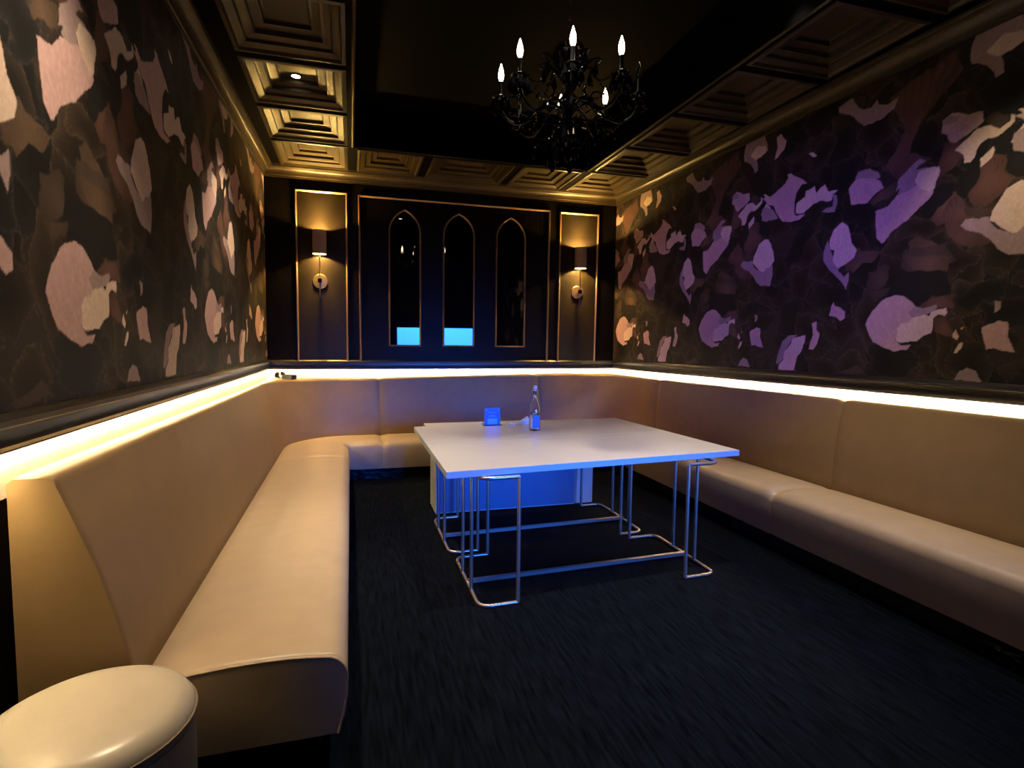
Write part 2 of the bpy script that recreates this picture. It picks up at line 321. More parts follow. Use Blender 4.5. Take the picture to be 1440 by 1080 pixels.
# dark overlapping feathery petals of the ground
def petal_dark(cu, cz, a, bb, ang, col, edge, stripes):
    for s in (-TW, 0, TW):
        du = UU + wx*1.6 - (cu+s); dz = ZZ + wz*1.6 - cz
        p = du*math.cos(ang) + dz*math.sin(ang); q = -du*math.sin(ang) + dz*math.cos(ang)
        rr = np.sqrt((p/a)**2 + (q/bb)**2)*(1 + 0.10*np.sin(5*np.arctan2(q/bb, p/a) + cu*9))
        ins = rr < 1
        t = np.clip(rr, 0, 1)
        th = np.arctan2(q/bb, p/a+1.15)
        str_ = (0.5 + 0.5*np.sin(th*stripes + 7*midn + 2*fine))**2
        shade = (0.22 + 0.55*t**2)*(0.70 + 0.75*str_*t*t*(0.4+big))
        c = np.array(col)[None, None]*shade[..., None] + np.array(edge)[None, None]*(np.clip((t-0.88)/0.12, 0, 1)**2*(0.2+0.8*str_))[..., None]
        img[ins] = c[ins]
r_ = np.random.default_rng(21)
for k in range(230):
    w = r_.random()
    col = np.array((0.040, 0.026, 0.020)) if w < 0.45 else (np.array((0.016, 0.015, 0.016)) if w < 0.8 else np.array((0.065, 0.042, 0.028)))
    petal_dark(r_.random()*TW, TZ0 + r_.random()*(TZ1-TZ0), 0.10+0.14*r_.random(), 0.07+0.10*r_.random(), r_.random()*2*PI, col, (0.05, 0.036, 0.03), 45+60*r_.random())
TONE = {'P': (0.52, 0.335, 0.325), 'C': (0.66, 0.50, 0.41), 'M': (0.33, 0.235, 0.235), 'T': (0.115, 0.070, 0.045),
        'B': (0.125, 0.062, 0.048), 'D': (0.075, 0.048, 0.038), 'K': (0.010, 0.010, 0.011)}
def inside(poly, X, Z):
    r = np.zeros(X.shape, bool); n = len(poly)
    for i in range(n):
        x0, z0 = poly[i]; x1, z1 = poly[(i+1) % n]
        if z0 == z1: continue
        c = ((z0 > Z) != (z1 > Z)) & (X < (x1-x0)*(Z-z0)/(z1-z0) + x0)
        r ^= c
    return r
for cls, poly in PETALS:
    A = np.array(poly); cu, cz = A.mean(0); col = np.array(TONE[cls])
    ext = np.ptp(A, 0).max()
    for s in (-2*TW, -TW, 0, TW, 2*TW):
        if A[:, 0].max() + s < -0.05 or A[:, 0].min() + s > TW + 0.05: continue
        k = 0.55 if cls in 'PCM' else 1.0
        X = UU + wx*k; Z = ZZ + wz*k
        ins = inside([(u+s, z) for u, z in poly], X, Z)
        th = np.arctan2(ZZ-(cz-ext*0.6), UU-(cu+s))
        str_ = (0.5 + 0.5*np.sin(th*(70 if cls in 'TBDK' else 34) + 6*midn + 1.5*fine))**1.5
        rad = np.hypot(ZZ-cz, UU-(cu+s))/(ext*0.6)
        if cls in 'PCM': v = 0.86 + 0.10*str_*fine + 0.12*np.clip(rad, 0, 1) + 0.10*(big-0.5)
        else: v = 0.30 + 0.50*np.clip(1.15-rad, 0, 1)*(0.6+0.8*midn) + 0.40*str_*np.clip(rad, 0, 1)*(0.3+big)
        img[ins] = (col[None, None]*v[..., None])[ins]
img *= (0.94 + 0.12*fine)[..., None]
def sample_tile(u, z):
    fx = (u/TW % 1.0)*NX - 0.5; fz = np.clip((z-TZ0)/(TZ1-TZ0)*NZ - 0.5, 0, NZ-1.001)
    x0 = np.floor(fx).astype(int); z0 = np.floor(fz).astype(int); ax = (fx-x0)[:, None]; az = (fz-z0)[:, None]
    a = img[z0, x0 % NX]*(1-ax) + img[z0, (x0+1) % NX]*ax
    c = img[z0+1, x0 % NX]*(1-ax) + img[z0+1, (x0+1) % NX]*ax
    return a*(1-az) + c*az
mw_, ntw, bw = mat('painted_petal_wallpaper', (0.1, 0.1, 0.1), 0.62)
at = ntw.nodes.new('ShaderNodeAttribute'); at.attribute_name = 'petals'
tcw = ntw.nodes.new('ShaderNodeTexCoord'); nzw = ntw.nodes.new('ShaderNodeTexNoise'); nzw.inputs['Scale'].default_value = 70; nzw.inputs['Detail'].default_value = 5
ntw.links.new(tcw.outputs['Object'], nzw.inputs['Vector'])
mrw = ntw.nodes.new('ShaderNodeMapRange'); mrw.inputs['To Min'].default_value = 0.85; mrw.inputs['To Max'].default_value = 1.12
ntw.links.new(nzw.outputs['Fac'], mrw.inputs['Value'])
mxw = ntw.nodes.new('ShaderNodeMix'); mxw.data_type = 'RGBA'; mxw.blend_type = 'MULTIPLY'; mxw.inputs['Factor'].default_value = 1
ntw.links.new(at.outputs['Color'], mxw.inputs[6]); ntw.links.new(mrw.outputs['Result'], mxw.inputs[7]); ntw.links.new(mxw.outputs[2], bw.inputs['Base Color'])
bw.inputs['Specular IOR Level'].default_value = 0.25
M['wallpaper'] = mw_

def paper_wall(name, xf, ufun, zfun, y0, y1, z0, z1, thick):
    """a wall slab whose room side carries the painted pattern"""
    ny, nz = int((y1-y0)/0.006), int((z1-z0)/0.006)
    ys = np.linspace(y0, y1, ny+1); zs = np.linspace(z0, z1, nz+1)
    Y, Z = np.meshgrid(ys, zs, indexing='ij'); X = np.array([xf(y) for y in ys])[:, None] + 0*Z
    v = np.stack([X, Y, Z], -1).reshape(-1, 3)
    idx = np.arange((ny+1)*(nz+1)).reshape(ny+1, nz+1)
    q = np.stack([idx[:-1, :-1], idx[1:, :-1], idx[1:, 1:], idx[:-1, 1:]], -1).reshape(-1, 4)
    if thick > 0: q = q[:, ::-1]
    nb = len(v)
    ext = np.array([(xf(y0)+thick, y0, z0), (xf(y1)+thick, y1, z0), (xf(y1)+thick, y1, z1), (xf(y0)+thick, y0, z1)])
    v = np.vstack([v, ext]); qb = np.array([[nb, nb+1, nb+2, nb+3]])
    if thick <= 0: qb = qb[:, ::-1]
    c0, c1, c2, c3 = idx[0, 0], idx[-1, 0], idx[-1, -1], idx[0, -1]
    q = np.vstack([q, qb, [[c0, c1, nb+1, nb]], [[c1, c2, nb+2, nb+1]], [[c2, c3, nb+3, nb+2]], [[c3, c0, nb, nb+3]]])
    me = bpy.data.meshes.new(name)
    me.vertices.add(len(v)); me.vertices.foreach_set('co', v.astype(np.float32).ravel())
    me.loops.add(len(q)*4); me.loops.foreach_set('vertex_index', q.astype(np.int32).ravel())
    me.polygons.add(len(q)); me.polygons.foreach_set('loop_start', np.arange(0, len(q)*4, 4, dtype=np.int32))
    me.update(calc_edges=True)
    colr = sample_tile(ufun(v[:, 1]), zfun(v[:, 2]))
    rgba = np.ones((len(v), 4), np.float32); rgba[:, :3] = colr
    ca = me.color_attributes.new('petals', 'FLOAT_COLOR', 'POINT'); ca.data.foreach_set('color', rgba.ravel())
    me.materials.append(M['wallpaper'])
    o = bpy.data.objects.new(name, me); return structure(link(o))
uL = lambda y: np.interp(y, [-1.677, 0.323, 2.323, 4.37, 6.346, 8.3], [-3.9, -1.95, 0, 1.95, 3.9, 5.85])
uR = lambda y: np.interp(y, [-2.705, -0.751, 1.203, 3.157, 5.111, 6.945, 8.8], [5.85, 3.9, 1.95, 0, -1.95, -3.9, -5.85])
wl = paper_wall('wall_left', XL, uL, lambda z: z-0.06*np.clip(z-1.7, 0, 9), 0.6, YB, 1.15, ZTOP, -0.10)
structure(wl, 'left wall papered with dark painted petals', 'wall')
wr = paper_wall('wall_right', XR, uR, lambda z: z, 0.6, YB, 1.15, ZTOP, 0.10)
structure(wr, 'right wall papered with dark painted petals', 'wall')
def plain_wall(xf, sgn, y0, y1, z0, z1):
    bm = bmesh.new()
    a = [(xf(y0), y0), (xf(y1), y1), (xf(y1)+sgn*0.10, y1), (xf(y0)+sgn*0.10, y0)]
    lo = [bm.verts.new((x, y, z0)) for x, y in a]; hi = [bm.verts.new((x, y, z1)) for x, y in a]
    bm.faces.new(lo); bm.faces.new(hi[::-1])
    for k in range(4): bm.faces.new((lo[k], hi[k], hi[(k+1) % 4], lo[(k+1) % 4]))
    return bm
for nm, xf, sg in (('wainscot_left', XL, -1), ('wainscot_right', XR, 1)):
    structure(obj('trim_1' if sg < 0 else 'trim_2', plain_wall(xf, sg, YF, YB, 0, 1.15), M['blackwall']))
structure(obj('wall_left_front', plain_wall(XL, -1, YF, 0.6, 1.15, ZTOP), M['blackwall']))
structure(obj('wall_right_front', plain_wall(XR, 1, YF, 0.6, 1.15, ZTOP), M['blackwall']))
bm = bmesh.new(); box(bm, XL(YF)-0.1, XR(YF)+0.1, YF-0.1, YF, 0, ZTOP)
structure(obj('wall_front', bm, M['blackwall']))
bm = bmesh.new(); box(bm, XL(YF)-0.1, XR(YF)+0.1, YF-0.1, YB+0.1, -0.1, 0)
structure(obj('floor', bm, M['carpet']), 'navy black streaked carpet floor', 'floor')

# back wall, with the three arched openings left as shallow recesses by its framing
bm = bmesh.new(); box(bm, XL(YB)-0.1, XR(YB)+0.1, YB, YB+0.1, 0, ZTOP)
wb = structure(obj('wall_back', bm, M['blackwall']), 'black panelled back wall', 'wall')

def frame_bars(name, pts, parent, w=0.022, d=0.022, y=YB, material='gold'):
    """a mitred moulding frame lying on the back wall; pts = closed outline (x, z)"""
    n = len(pts); P = [Vector((p[0], 0, p[1])) for p in pts]
    prof = [(-w/2, 0), (-w/2, -d*0.55), (-w*0.2, -d), (w*0.2, -d*0.8), (w/2, -d*0.45), (w/2, 0)]
    secs = []
    for i in range(n):
        a, bb, c = P[i-1], P[i], P[(i+1) % n]
        t0 = (bb-a).normalized(); t1 = (c-bb).normalized()
        n0 = Vector((-t0.z, 0, t0.x)); n1 = Vector((-t1.z, 0, t1.x))
        mdir = (n0+n1).normalized(); k = 1/max(0.35, mdir.dot(n0))
        secs.append([bb + mdir*(px*k) + Vector((0, y+py, 0)) for px, py in prof])
    bm = bmesh.new(); R = [[bm.verts.new(p) for p in s] for s in secs]; mm = len(prof)
    for i in range(n):
        A, B = R[i], R[(i+1) % n]
        for k in range(mm): bm.faces.new((A[k], A[(k+1) % mm], B[(k+1) % mm], B[k]))
    return obj(name, bm, M[material], parent)
for x0_, x1_ in ((-0.600, -0.040), (2.662, 3.208)):
    bm = bmesh.new(); box(bm, x0_, x1_, YB-0.004, YB+0.01, 1.228, 3.205); obj('panel_field', bm, M['panelfield'], wb)
frame_bars('panel_moulding', [(-0.598, 1.230), (-0.042, 1.230), (-0.037, 3.215), (-0.600, 3.215)], wb)
frame_bars('panel_moulding', [(0.113, 1.226), (2.505, 1.226), (2.515, 3.203), (0.108, 3.203)], wb)
frame_bars('panel_moulding', [(2.660, 1.222), (3.195, 1.222), (3.210, 3.197), (2.672, 3.197)], wb)

# ---- arched mirrors on the wall
def arch_outline(x0, x1, z0, zs, za, n=9):
    xm = (x0+x1)/2; out = [(x0, z0), (x1, z0)]
    h = za-zs; hw = (x1-x0)/2; R = (hw*hw + h*h)/(2*hw)
    a1 = math.asin(min(1, h/R)); 
    for k in range(n+1):
        a = a1*k/n; out.append((x1 - R + R*math.cos(a), zs + R*math.sin(a)))
    for k in range(n-1, -1, -1):
        a = a1*k/n; out.append((x0 + R - R*math.cos(a), zs + R*math.sin(a)))
    return out
for (x0, x1), lab in (((0.457, 0.831), 'leftmost arched mirror, beside the left wall sconce, blue screen mirrored at its foot'),
                      ((1.122, 1.508), 'middle arched mirror of the back wall, between two other arched mirrors'),
                      ((1.803, 2.185), 'rightmost arched mirror, near the right sconce, mirroring the papered wall')):
    t = empty('arched_mirror', ((x0+x1)/2, YB, 1.43)); tag(t, lab, 'mirror', 'arched mirrors on the back wall')
    ol = arch_outline(x0, x1, 1.432, 2.80, 3.073)
    c = Vector(((x0+x1)/2, YB, 1.43))
    bm = bmesh.new(); prism(bm, [(x-c.x, z-c.z) for x, z in ol], -0.006, -0.001); obj('mirror_glass', bm, M['mirror'], t)
    f = frame_bars('frame', [(x-c.x, z-c.z) for x, z in ol], t, 0.020, 0.026, y=0.0)

# ------------------------------------------------------------------ ceiling : flat black centre, coffered border
XI0, XI1 = 0.015, 2.655           # edges of the flat centre
YI = 6.13
cols = {'l': (-0.745, -0.015), 'r': (2.695, 3.412)}
rows = [(6.13-0.86*k+0.0, 6.955-0.86*k) if k == 0 else (6.07-0.86*(k-1)-0.78, 6.07-0.86*(k-1)) for k in range(9)]
cells = []
for a, b_ in rows:
    if b_ < -1.1: continue
    a = max(a, -1.2)
    cells.append((cols['l'][0], cols['l'][1], a, b_)); cells.append((cols['r'][0], cols['r'][1], a, b_))
back_cells = [(0.083, 0.780, 6.165, 6.955), (0.875, 1.800, 6.175, 6.955), (1.885, 2.600, 6.165, 6.975)]
allc = cells + back_cells
bm = bmesh.new()
def flat_rect(x0, x1, y0, y1, z):
    if x1-x0 < 1e-4 or y1-y0 < 1e-4: return
    vs = [bm.verts.new(p) for p in ((x0, y0, z), (x0, y1, z), (x1, y1, z), (x1, y0, z))]; bm.faces.new(vs)
# border ribs = everything in the border that is not a cell (strips built cell by cell), 3 cm deep bars
ymin = min(c[2] for c in cells)
for side in ('l', 'r'):
    x0, x1 = cols[side]; cs = sorted([c for c in cells if c[0] == x0], key=lambda c: c[2])
    xa, xb = (-1.15, XI0+0.035) if side == 'l' else (XI1-0.02, 3.85)
    box(bm, xa, x0, YF-0.1, YB+0.1, ZC, ZTOP); box(bm, x1, xb, YF-0.1, YB+0.1, ZC, ZTOP)
    prev = YF-0.1
    for c in cs:
        box(bm, x0, x1, prev, c[2], ZC, ZTOP); prev = c[3]
    box(bm, x0, x1, prev, YB+0.1, ZC, ZTOP)
xs = [XI0+0.035] + [v for c in back_cells for v in c[:2]] + [XI1-0.02]
for k in range(0, len(xs), 2): box(bm, xs[k], xs[k+1], 6.15, 6.98, ZC, ZTOP)
for c in back_cells: box(bm, c[0], c[1], c[3], YB+0.1, ZC, ZTOP); box(bm, c[0], c[1], 6.10, c[2], ZC, ZTOP)
box(bm, XI0-0.05, XI1+0.06, YF-0.1, 6.20, ZTRAY, ZTRAY+0.1)          # raised black centre
for q in ((XI0-0.05, XI0+0.02, YF-0.1, 6.20), (XI1-0.01, XI1+0.06, YF-0.1, 6.20), (XI0, XI1, 6.13, 6.20)): box(bm, *q, ZC+0.005, ZTRAY)
box(bm, XI0+0.03, XI1-0.01, 6.10, 6.15, ZC+0.001, ZTOP)
ceil = structure(obj('ceiling', bm, M['ceil']), 'black ceiling with a coffered border', 'ceiling')
def coffer(x0, x1, y0, y1):
    """stepped square recess: rings of moulding rising to a flat middle panel"""
    bm = bmesh.new()
    steps = [(0.0, 0.0), (0.0, -0.012), (0.025, -0.016), (0.035, 0.004), (0.085, 0.020), (0.090, 0.040), (0.100, 0.044), (0.135, 0.050), (0.150, 0.050), (0.155, 0.078), (0.170, 0.082), (0.205, 0.088), (0.215, 0.088), (0.222, 0.112), (0.235, 0.115)]
    k = min(1.0, (min(x1-x0, y1-y0)/2-0.06)/0.235)
    rings = []
    for ins, dz in steps:
        i = ins*k + 0.001
        rings.append([bm.verts.new((x, y, ZC+dz)) for x, y in ((x0+i, y0+i), (x1-i, y0+i), (x1-i, y1-i), (x0+i, y1-i))])
    for a, bb in zip(rings[:-1], rings[1:]):
        for q in range(4): bm.faces.new((a[q], a[(q+1) % 4], bb[(q+1) % 4], bb[q]))
    bm.faces.new(rings[-1])
    top = [bm.verts.new((v.co.x, v.co.y, ZTOP-0.002)) for v in rings[0]]
    for q in range(4): bm.faces.new((rings[0][q], rings[0][(q+1) % 4], top[(q+1) % 4], top[q]))
    bm.faces.new(top)
    return obj('coffer_panel', bm, M['coffer'], ceil)
for c in allc: coffer(*c)
# picture rail bead round the flat centre
bm = bmesh.new(); tube(bm, [(XI0+0.02, YF, ZC), (XI0+0.02, 6.125, ZC), (XI1-0.005, 6.125, ZC), (XI1-0.005, YF, ZC)], 0.012, 8)
obj('ceiling_bead', bm, M['coffer'], ceil)

# cornice : a cove run round left, back and right walls
def run_mould(name, prof, mat_, pts, zs=None, parent=None, smooth=40):
    """prof = (out, up) points; pts = plan polyline on the wall faces, room on its right hand"""
    n = len(pts); P = [Vector((p[0], p[1], 0)) for p in pts]; secs = []
    for i in range(n):
        t0 = (P[i]-P[i-1]).normalized() if i else (P[1]-P[0]).normalized()
        t1 = (P[i+1]-P[i]).normalized() if i < n-1 else t0
        n0 = Vector((t0.y, -t0.x, 0)); n1 = Vector((t1.y, -t1.x, 0)); md = (n0+n1).normalized(); k = 1/md.dot(n0)
        z = zs[i] if zs else 0
        secs.append([P[i] + md*(o*k) + Vector((0, 0, u+z)) for o, u in prof])
    bm = bmesh.new(); grid_loft(bm, secs)
    return obj(name, bm, mat_, parent, smooth=smooth)
loop = [(XL(YF), YF), (XL(YB), YB), (XR(YB), YB), (XR(YF), YF)]
cove = [(0, ZC), (0.0, 3.345), (0.012, 3.345), (0.014, 3.362), (0.022, 3.366)] + [(0.022+0.075*(1-math.cos(a)), 3.366+0.075*math.sin(a)) for a in [PI/2*k/8 for k in range(1, 9)]] + [(0.100, 3.448), (0.102, ZC)]
structure(run_mould('trim_3', cove, M['coffer'], loop), 'cove cornice below the ceiling', 'trim')
# chair rail: black moulding over the light band
rail = [(0, 1.0), (0.0, 0.0), (0.022, 0.0), (0.026, 0.012), (0.018, 0.022), (0.018, 0.062), (0.028, 0.07), (0.030, 0.088), (0.012, 0.098), (0.006, 0.106), (0.0, 0.106)][1:]
loopz = [1.165, 1.150, 1.150, 1.205]
loop2 = [(XL(0.6), 0.6), (XL(YB), YB), (XR(YB), YB), (XR(1.6), 1.6), (XR(YF), YF)]
structure(run_mould('trim_4', rail, M['trim'], loop2, [1.166, 1.146, 1.146, 1.189, 1.189]), 'black chair rail above the light band', 'trim')

# ------------------------------------------------------------------ light band behind the benches
bandp = [(0.0, 1.05), (0.006, 1.05), (0.006, 1.19), (0.0, 1.19)]
structure(run_mould('trim_5', bandp, M['band'], [(XL(0.75), 0.75), (XL(YB), YB), (XR(YB), YB), (XR(0.7), 0.7)], [-0.03, -0.045, -0.045, 0.0]), 'pale painted band behind the benches', 'trim')
def led(p0, p1, z0, z1, strength, col, lab):
    """bare light strip fixed under the chair rail, shining down on the band and the bench"""
    name = 'led_strip'
    a, b_ = Vector((*p0, 0)), Vector((*p1, 0)); t = (b_-a).normalized(); n = Vector((t.y, -t.x, 0))
    root = empty(name, a + n*0.012 + Vector((0, 0, z0)))
    tag(root, lab, 'light strip', 'light strips behind the benches')
    def bar(o0, o1, u0, u1):
        bm = bmesh.new(); q = []
        for p, z in ((a, z0), (b_, z1)):
            q.append([p + n*o + Vector((0, 0, z+u)) - root.location for o, u in ((o0, u0), (o1, u0), (o1, u1), (o0, u1))])
        grid_loft(bm, q); return bm
    obj('diffuser', bar(0.009, 0.019, -0.0050, -0.0030), emit_mat('led_glow', col, strength), root)
    obj('channel', bar(0.004, 0.022, -0.0028, -0.0005), M['greymetal'], root)
    obj('added_lip', bar(0.0200, 0.0214, -0.0105, -0.0029), M['plastic'], root)  # lip added to keep the strip's light from crossing the room
    return root
led((XL(1.5), 1.5), (XL(YB-0.02), YB-0.02), 1.166, 1.146, LEDS['l'], (1.0, 0.74, 0.36), 'glowing light strip along the left wall behind the long bench')
led((XL(YB)+0.02, YB), (XR(YB)-0.02, YB), 1.146, 1.146, LEDS['b'], (1.0, 0.84, 0.56), 'glowing light strip along the back wall under the arched mirrors')
led((XR(YB-0.02), YB-0.02), (XR(0.75), 0.75), 1.146, 1.196, LEDS['r'], (1.0, 0.84, 0.54), 'glowing light strip along the right papered wall')

# ------------------------------------------------------------------ upholstered benches
def station(O, o, rF, rC, rT, W, zs, zt, end=0.0):
    return dict(O=Vector((*O, 0)), o=Vector((*o, 0)).normalized(), rF=rF, rC=rC, rT=rT, W=Vector((*W, 0)), zs=zs, zt=zt, end=end)
def P3(s, r, z): 
    v = s['O'] + s['o']*r; v.z = z; return v
def W3(s, z, inset=0.012):
    v = s['W'] - s['o']*inset; v.z = z; return v
def back_section(s):
    e = s['end']; zt = s['zt'] - 0.012*e; rT = s['rT'] + 0.012*e; rC = s['rC'] + 0.014*e; zs = s['zs']
    d = [W3(s, 0.20, 0.025), W3(s, zt-0.012, 0.025), W3(s, zt, 0.04)]
    d += [P3(s, rT+0.030, zt), P3(s, rT+0.012, zt-0.004), P3(s, rT+0.003, zt-0.014), P3(s, rT, zt-0.030)]
    for k in range(1, 8):
        t = k/8; bulge = 0.020*math.sin(PI*t)
        d.append(P3(s, rT + (rC-rT)*t - bulge, zt-0.030 + (zs-0.03-zt+0.030)*t))
    d += [P3(s, rC+0.004, zs-0.03), P3(s, rC+0.02, zs-0.06), P3(s, rC+0.02, 0.20)]
    return d
def seat_section(s):
    e = s['end']; zs = s['zs']; rF = s['rF'] + 0.006*e; rC = s['rC']; D = rC-rF
    dz = -0.028*e
    d = [P3(s, rC+0.018, 0.125), P3(s, rC+0.018, zs-0.03)]
    for t, u in ((1.0, -0.010), (0.9, 0.004), (0.75, 0.016), (0.6, 0.023), (0.45, 0.026), (0.3, 0.025), (0.2, 0.020)):
        d.append(P3(s, rF + D*t, zs + u + dz*(1 if t < 0.95 else 0.4)))
    R = min(0.075, D*0.5)
    for k in range(0, 7):
        a = PI/2*k/6
        d.append(P3(s, rF + R*(1-math.sin(a)) - 0.0, zs + 0.014 + dz - R*(1-math.cos(a))))
    zl = zs + 0.014 + dz - R
    for t in (0.3, 0.65, 1.0):
        d.append(P3(s, rF + 0.032*t**1.3 - 0.006*math.sin(PI*t), zl + (0.125-zl)*t))
    return d
def plinth_section(s):
    return [P3(s, s['rF']+0.10, 0.0), P3(s, s['rF']+0.10, 0.124), P3(s, s['rC'], 0.124), P3(s, s['rC'], 0.0)]
def bench(stations, lab, loc):
    t = empty('banquette_bench', loc); L = Vector(loc); tag(t, lab, 'bench', 'upholstered benches round the room')
    for nm, fn, mt in (('seat', seat_section, 'leather'), ('backrest', back_section, 'leather_shaded'), ('plinth', plinth_section, 'plinth')):
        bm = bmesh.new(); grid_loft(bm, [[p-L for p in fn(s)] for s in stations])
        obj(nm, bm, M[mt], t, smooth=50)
    return t
def ends(ts, n):
    """end softness: 1 at both seams, fading within 6 cm"""
    return ts
def mix(a, b_, t): return a + (b_-a)*t
def fill_line(y0, y1, mk, L):
    """stations along a straight run, dense near both ends"""
    offs = [0, 0.006, 0.016, 0.03, 0.05, 0.075, 0.11]; out = []
    n = max(3, int((L-0.3)/0.22)); tt = [o/L for o in offs] + [0.14/L + (1-0.28/L)*k/n for k in range(n+1)] + [1-o/L for o in offs[::-1]]
    for t in tt:
        dist = min(t, 1-t)*L; e = max(0.0, 1-dist/0.075)**2
        out.append(mk(y0 + (y1-y0)*t, e))
    return out
XFL = -0.022
def mkL(y, e):
    k = (y-1.95)/(5.6-1.95)
    return station((XFL, y), (-1, 0), 0, mix(0.632, 0.64, k), mix(0.825, 0.83, k), (XL(y), y), 0.405, mix(1.083, 1.046, k), e)
YS = 5.35
st = fill_line(1.95, YS, mkL, YS-1.95)
st[0]['end'] = 0.35; st[1]['end'] = 0.15
for s in st[2:7]: s['end'] = 0
for s in st[8:]: s['end'] *= 0.35
b1 = bench(st, 'long beige leather bench along the left wall with its open end nearest', (-0.5, 1.95, 0))
# open end trim: piping along the seat end face
pp = [p-Vector((-0.5, 1.95, 0)) for p in seat_section(st[0])[2:19]]
bm = bmesh.new(); tube(bm, [p + Vector((0, -0.001, 0.0)) for p in pp], 0.005, 6); obj('piping', bm, M['leather'], b1, smooth=60)
# left corner unit
CL = (XFL, 6.02)
XS1, XS2 = 0.315, 2.293
YSR = 5.75
def mkB(x, e):
    k = (x-0.3)/(2.3-0.3)
    return station((x, 6.02), (0, 1), 0, 0.61, 0.73, (x, YB), mix(0.405, 0.42, k), mix(1.040, 1.078, k), e)
st = []
offs = [0, 0.006, 0.016, 0.03, 0.05, 0.075, 0.15, 0.3, 0.45]
for o_ in offs: st.append(mkL(YS+o_, 0.35*max(0, 1-o_/0.075)**2))
for k in range(0, 15):
    a = PI - PI/2*k/14; o = (math.cos(a), math.sin(a)); tt = k/14
    tx, ty = (abs((XL(YB)-CL[0])/o[0]) if abs(o[0]) > 1e-3 else 9), ((YB-CL[1])/o[1] if abs(o[1]) > 1e-3 else 9)
    r = min(tx, ty)
    st.append(station(CL, o, 0.022, mix(0.64, 0.61, tt), mix(0.83, 0.73, tt), (CL[0]+o[0]*r, CL[1]+o[1]*r), 0.405, mix(1.046, 1.040, tt), 0))
for o_ in [0.24, 0.15, 0.075, 0.05, 0.03, 0.016, 0.006, 0]: st.append(mkB(XS1-o_, max(0, 1-o_/0.075)**2))
bench(st, 'curved beige corner bench in the far left corner under the left sconce', (XFL, 6.4, 0))
st = fill_line(XS1, XS2, mkB, XS2-XS1)
bench(st, 'straight beige bench against the back wall behind the table', (1.3, 6.4, 0))
# right corner unit
XFR = 2.885
CR = (XFR, 6.02)
def mkR(y, e):
    k = (6.02-y)/(6.02-2.0)
    return station((XFR, y), (1, 0), 0, 0.525, mix(0.535, XR(2.0)-0.105-XFR, k), (XR(y), y), mix(0.43, 0.452, k), mix(1.080, 1.116, k), e)
st = []
for o_ in [0, 0.006, 0.016, 0.03, 0.05, 0.075, 0.2, 0.4, 0.5]: st.append(mkB(XS2+o_, max(0, 1-o_/0.075)**2))
for k in range(0, 15):
    a = PI/2 - PI/2*k/14; o = (math.cos(a), math.sin(a)); tt = k/14
    tx, ty = ((XR(YB-0.4)-CR[0])/o[0] if o[0] > 1e-3 else 9), ((YB-CR[1])/o[1] if o[1] > 1e-3 else 9)
    r = min(tx, ty)
    st.append(station(CR, o, 0.022, mix(0.61, 0.525, tt), mix(0.73, 0.535, tt), (CR[0]+o[0]*r, CR[1]+o[1]*r), mix(0.42, 0.43, tt), mix(1.078, 1.080, tt), 0))
for o_ in [0.15, 0.075, 0.05, 0.03, 0.016, 0.006, 0]: st.append(mkR(YSR+o_, max(0, 1-o_/0.075)**2))
bench(st, 'curved beige corner bench in the far right corner', (XFR, 6.4, 0))
YSR2 = 3.27
st = fill_line(YSR, YSR2, mkR, YSR-YSR2)
bench(st, 'beige bench along the right wall level with the white table', (3.2, 4.5, 0))
st = fill_line(YSR2, 0.75, mkR, YSR2-0.75)
bench(st, 'nearest beige bench on the right wall, cut off by the photo edge', (3.2, 2.2, 0))

# ------------------------------------------------------------------ stool
t = empty('round_stool', (-0.672, 1.645, 0)); tag(t, 'round cream leather stool in front of the left bench end', 'stool')
bm = bmesh.new()
lathe(bm, [(0.0, 0.506), (0.10, 0.506), (0.17, 0.503), (0.205, 0.497), (0.228, 0.485), (0.242, 0.466), (0.247, 0.446), (0.246, 0.432), (0.240, 0.425), (0.0, 0.425)][::-1], 64, cap=False)
obj('seat', bm, M['stool'], t, smooth=60)
bm = bmesh.new(); tube(bm, [(0.2475*math.cos(2*PI*k/64), 0.2475*math.sin(2*PI*k/64), 0.452) for k in range(64)], 0.0035, 6, closed=True); obj('piping', bm, M['thread'], t, smooth=60)
bm = bmesh.new(); lathe(bm, [(0.0, 0.03), (0.232, 0.03), (0.240, 0.04), (0.244, 0.24), (0.244, 0.40), (0.240, 0.424), (0.0, 0.424)], 64, cap=False)
obj('body', bm, M['stool'], t, smooth=60)
bm = bmesh.new(); lathe(bm, [(0.0, 0.0), (0.215, 0.0), (0.215, 0.03), (0.0, 0.03)], 48, cap=False); obj('base', bm, M['plinth'], t, smooth=50)

t.scale = (1, 1, 1.05)

